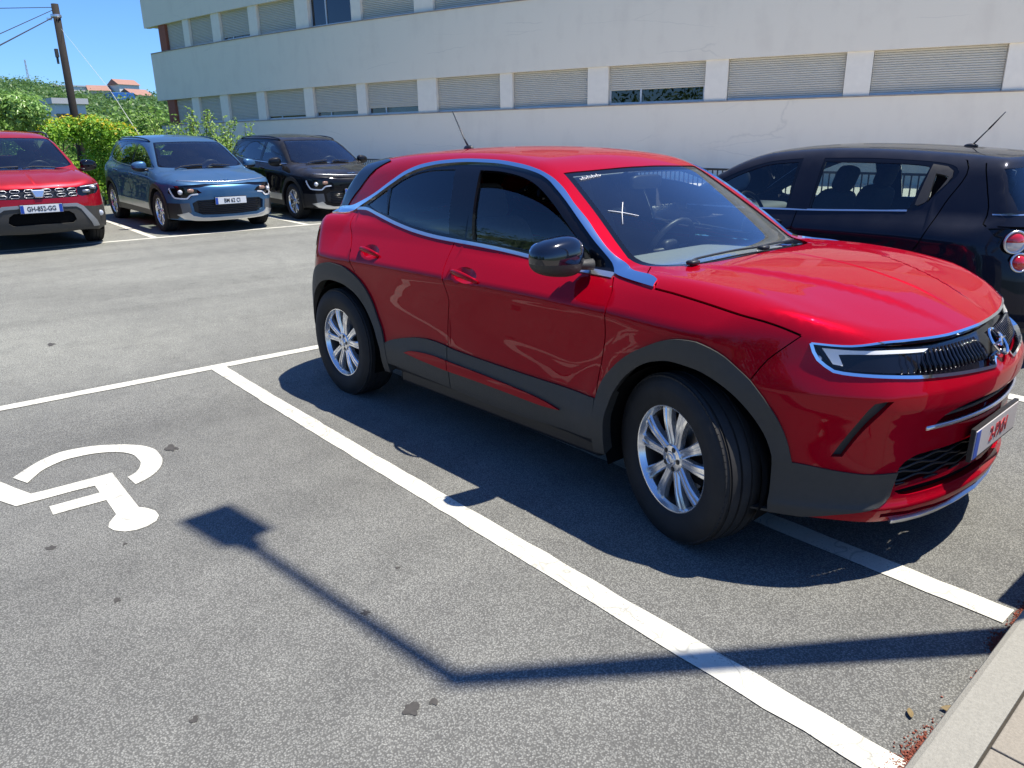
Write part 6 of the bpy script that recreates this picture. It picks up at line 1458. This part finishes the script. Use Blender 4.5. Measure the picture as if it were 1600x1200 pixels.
def house(label, x, y, z, w_, d_, h_, wall, roofc, rot=0, flat=False):
    t = empty('house', (x, y, z), (0, 0, rot)); tag(t, label, 'house', 'houses on the far hill')
    MB().box((-d_/2, -w_/2, -4), (d_/2, w_/2, h_)).build('wall', wall, t)
    r = MB(); o_ = .4
    if flat: r.box((-d_/2-.2, -w_/2-.2, h_), (d_/2+.2, w_/2+.2, h_+.4))
    else: r.add([(-d_/2-o_,-w_/2-o_,h_),(d_/2+o_,-w_/2-o_,h_),(d_/2+o_,w_/2+o_,h_),(-d_/2-o_,w_/2+o_,h_),(0,-w_/2-o_,h_+1.8),(0,w_/2+o_,h_+1.8)], [(0,3,2,1),(1,2,5,4),(3,0,4,5),(0,1,4),(2,3,5)])
    r.build('roof', roofc, t)
    for k in range(max(2, int(w_/3))):
        yy = -w_/2+w_*(k+.5)/max(2, int(w_/3))
        for zz in ([1.0, 3.8] if h_ > 5 else [1.0]): MB().box((d_/2-.02, yy-.5, zz), (d_/2+.06, yy+.5, zz+1.2)).build('window', DKR, t)
    return t
WALL = pmat('white_house_wall', (.68,.67,.64), .8); WALL2 = pmat('cream_house_wall', (.55,.50,.42), .8); TILE = pmat('clay_tiles', (.30,.165,.125), .85, noise=.2, nscale=2); FLAT = pmat('grey_flat_roof', (.5,.5,.5), .8)
house('white low house with dark windows seen between the laurel hedge and the pole', -69, 13.0, 1.9, 2.1, 3.6, 2.9, WALL, FLAT, .1, True)
house('largest white house on the far ridge under a clay roof', -286, 73.0, 16.9, 7, 6, 4.6, WALL, TILE, .3)
house('cream house on the far ridge left of the white one', -288, 65.5, 16.4, 6, 6, 3.2, WALL2, TILE, -.1)
house('long pale building low on the far ridge behind the pole', -292, 58.5, 16.6, 12, 8, 4.2, WALL, FLAT, 0, True)
house('house with an orange roof below the ridge beside the trees', -240, 64.0, 12.0, 6, 6, 3.6, WALL2, TILE, .4)
MB().box((-3,-2.3,-2),(3,2.3,2.2)).build('blue_shed', pmat('blue_sheet', (.03,.16,.5), .5), None, bevel=.05).location = (-196, 48.9, 11.3)
tag(bpy.data.objects['blue_shed'], 'small blue shed among the trees on the far hill', 'shed')
ms = MB(); 
for (a, b) in ((-.5,-.5),(.5,-.5),(.5,.5),(-.5,.5)): ms.tube([(a, b, 0), (a*.3, b*.3, 19)], .10, 4)
for k in range(12): z = k*1.6; s = .5*(1-z/19*.7); ms.tube([(-s,-s,z),(s,s,z+1.5)], .06, 4); ms.tube([(s,-s,z),(-s,s,z+1.5)], .06, 4)
o = ms.build('lattice_mast', pmat('mast_steel', (.45,.47,.5), .5), None); o.location = (-395, 63.5, 19); tag(o, 'thin lattice mast rising above the wooded ridge', 'mast')
# wooden pole with wires
WOOD = pmat('weathered_wood', (.014,.011,.0095), .9, noise=.5, nscale=12, bump=.6, bscale=30)
pl = empty('utility_pole', (-27.46, 5.45, -1)); tag(pl, 'tall dark wooden utility pole rising behind the hedge', 'pole')
MB().tube([(0,0,-.5),(.02,0,3),(0,.02,6.65)], [.125,.115,.10], 14).build('shaft', WOOD, pl, smooth=True)
MB().box((-.06,-.21,5.18),(.06,-.12,5.42)).box((-.03,-.20,5.0),(.03,-.14,5.18)).build('junction_box', MT['clad'], pl, bevel=.01)
MB().lathe([(.145,6.28),(.15,6.30),(.15,6.34),(.145,6.36)], 16, 'z').box((-.03,-.26,6.20),(.03,-.12,6.26)).build('bracket', MT['satin'], pl)
CB = pmat('cable_rubber', (.02,.02,.022), .6)
def wire(a, b, sag, r, lab):
    P = [tuple(np.array(a)*(1-t)+np.array(b)*t-np.array([0, 0, sag*4*t*(1-t)])) for t in np.linspace(0, 1, 22)]; o = MB().tube(P, r, 5).build('overhead_cable', CB); tag(o, lab, 'cable')
wire((-27.46,5.38,5.55), (-22.24,.48,4.38), .0, .010, 'uppermost black cable running left from the pole top'); wire((-27.48,5.37,5.47), (-13.23,-.28,1.97), .0, .010, 'thin middle cable running left from the pole, below the top one')
wire((-27.48,5.35,5.27), (-8.28,-1.05,1.15), .0, .014, 'lowest and thickest cable dropping left from the pole'); 
o = MB().tube([(-27.4,5.5,5.0),(-25.5,6.1,3.2),(-23.4,6.6,1.0)], [.003,.006,.012], 5).build('guy_wire', pmat('pale_sleeve', (.55,.55,.5), .6)); tag(o, 'thin pale guy wire slanting down to the right of the pole', 'wire')
# ------------------------------------------------------------ lamp post standing on the pavement, just right of the view
el = math.tan(R(SUN_EL)); sx, sy = math.cos(R(SUN_AZ))/el, math.sin(R(SUN_AZ))/el
HP = 7.2; bx, by = -1.553+sx*HP, 1.05+sy*HP
GALV = pmat('galvanised_steel', (.42,.43,.44), .45, .7)
lp = empty('street_lamp', (bx, by, .12)); tag(lp, 'grey lamp post with a bent arm whose shadow falls across the parking bays', 'street lamp')
MB().tube([(0,0,0),(0,0,HP*.5),(0,0,HP-.12)], [.075,.06,.042], 16).build('post', GALV, lp, smooth=True)
MB().tube([(0,0,HP-.16),(-.03,-.004,HP-.12),(-.55,-.07,HP-.10),(-1.12,-.137,HP-.08)], [.042,.036,.030,.028], 12).build('arm', GALV, lp, smooth=True)
hd = MB(); Vh = [(-3.136,.749),(-3.158,.973),(-2.803,1.03),(-2.785,.948),(-2.696,.95),(-2.673,.882),(-2.758,.857),(-2.788,.811)]
loc = [(x+1.553, y-1.05) for x, y in Vh]; m = len(loc)
hd.add([(x, y, HP-.11) for x, y in loc]+[(x, y, HP-.05) for x, y in loc], [tuple(range(m-1, -1, -1)), tuple(range(m, 2*m))]+[(i, (i+1) % m, m+(i+1) % m, m+i) for i in range(m)])
hd.build('lamp_head', GALV, lp, bevel=.006)

cb = empty('shadow_cabinet', (-.36, 3.07, .12)); tag(cb, 'made-up grey cabinet added out of view on the pavement to cast the shadow at the right edge', 'cabinet')  # unseen cabinet, invented to cast the shadow at the right edge
CAB = pmat('grey_cabinet', (.30,.31,.30), .55, noise=.1)
MB().box((.0,.0,.0),(.42,1.1,.06)).build('plinth', CONC, cb); MB().box((-.03,-.02,.07),(.40,1.08,.92)).build('housing', CAB, cb, bevel=.01)
MB().box((-.055,-.05,.925),(.43,1.11,.965)).build('lid', CAB, cb, bevel=.008)
for k in (0, 1): d = MB().box((-.036,.02+k*.53,.12),(-.031,.51+k*.53,.88)).build('door', CAB, cb, bevel=.002); MB().box((-.05,.46+k*.06,.48),(-.036,.48+k*.06,.56)).build('handle', MT['black'], d)
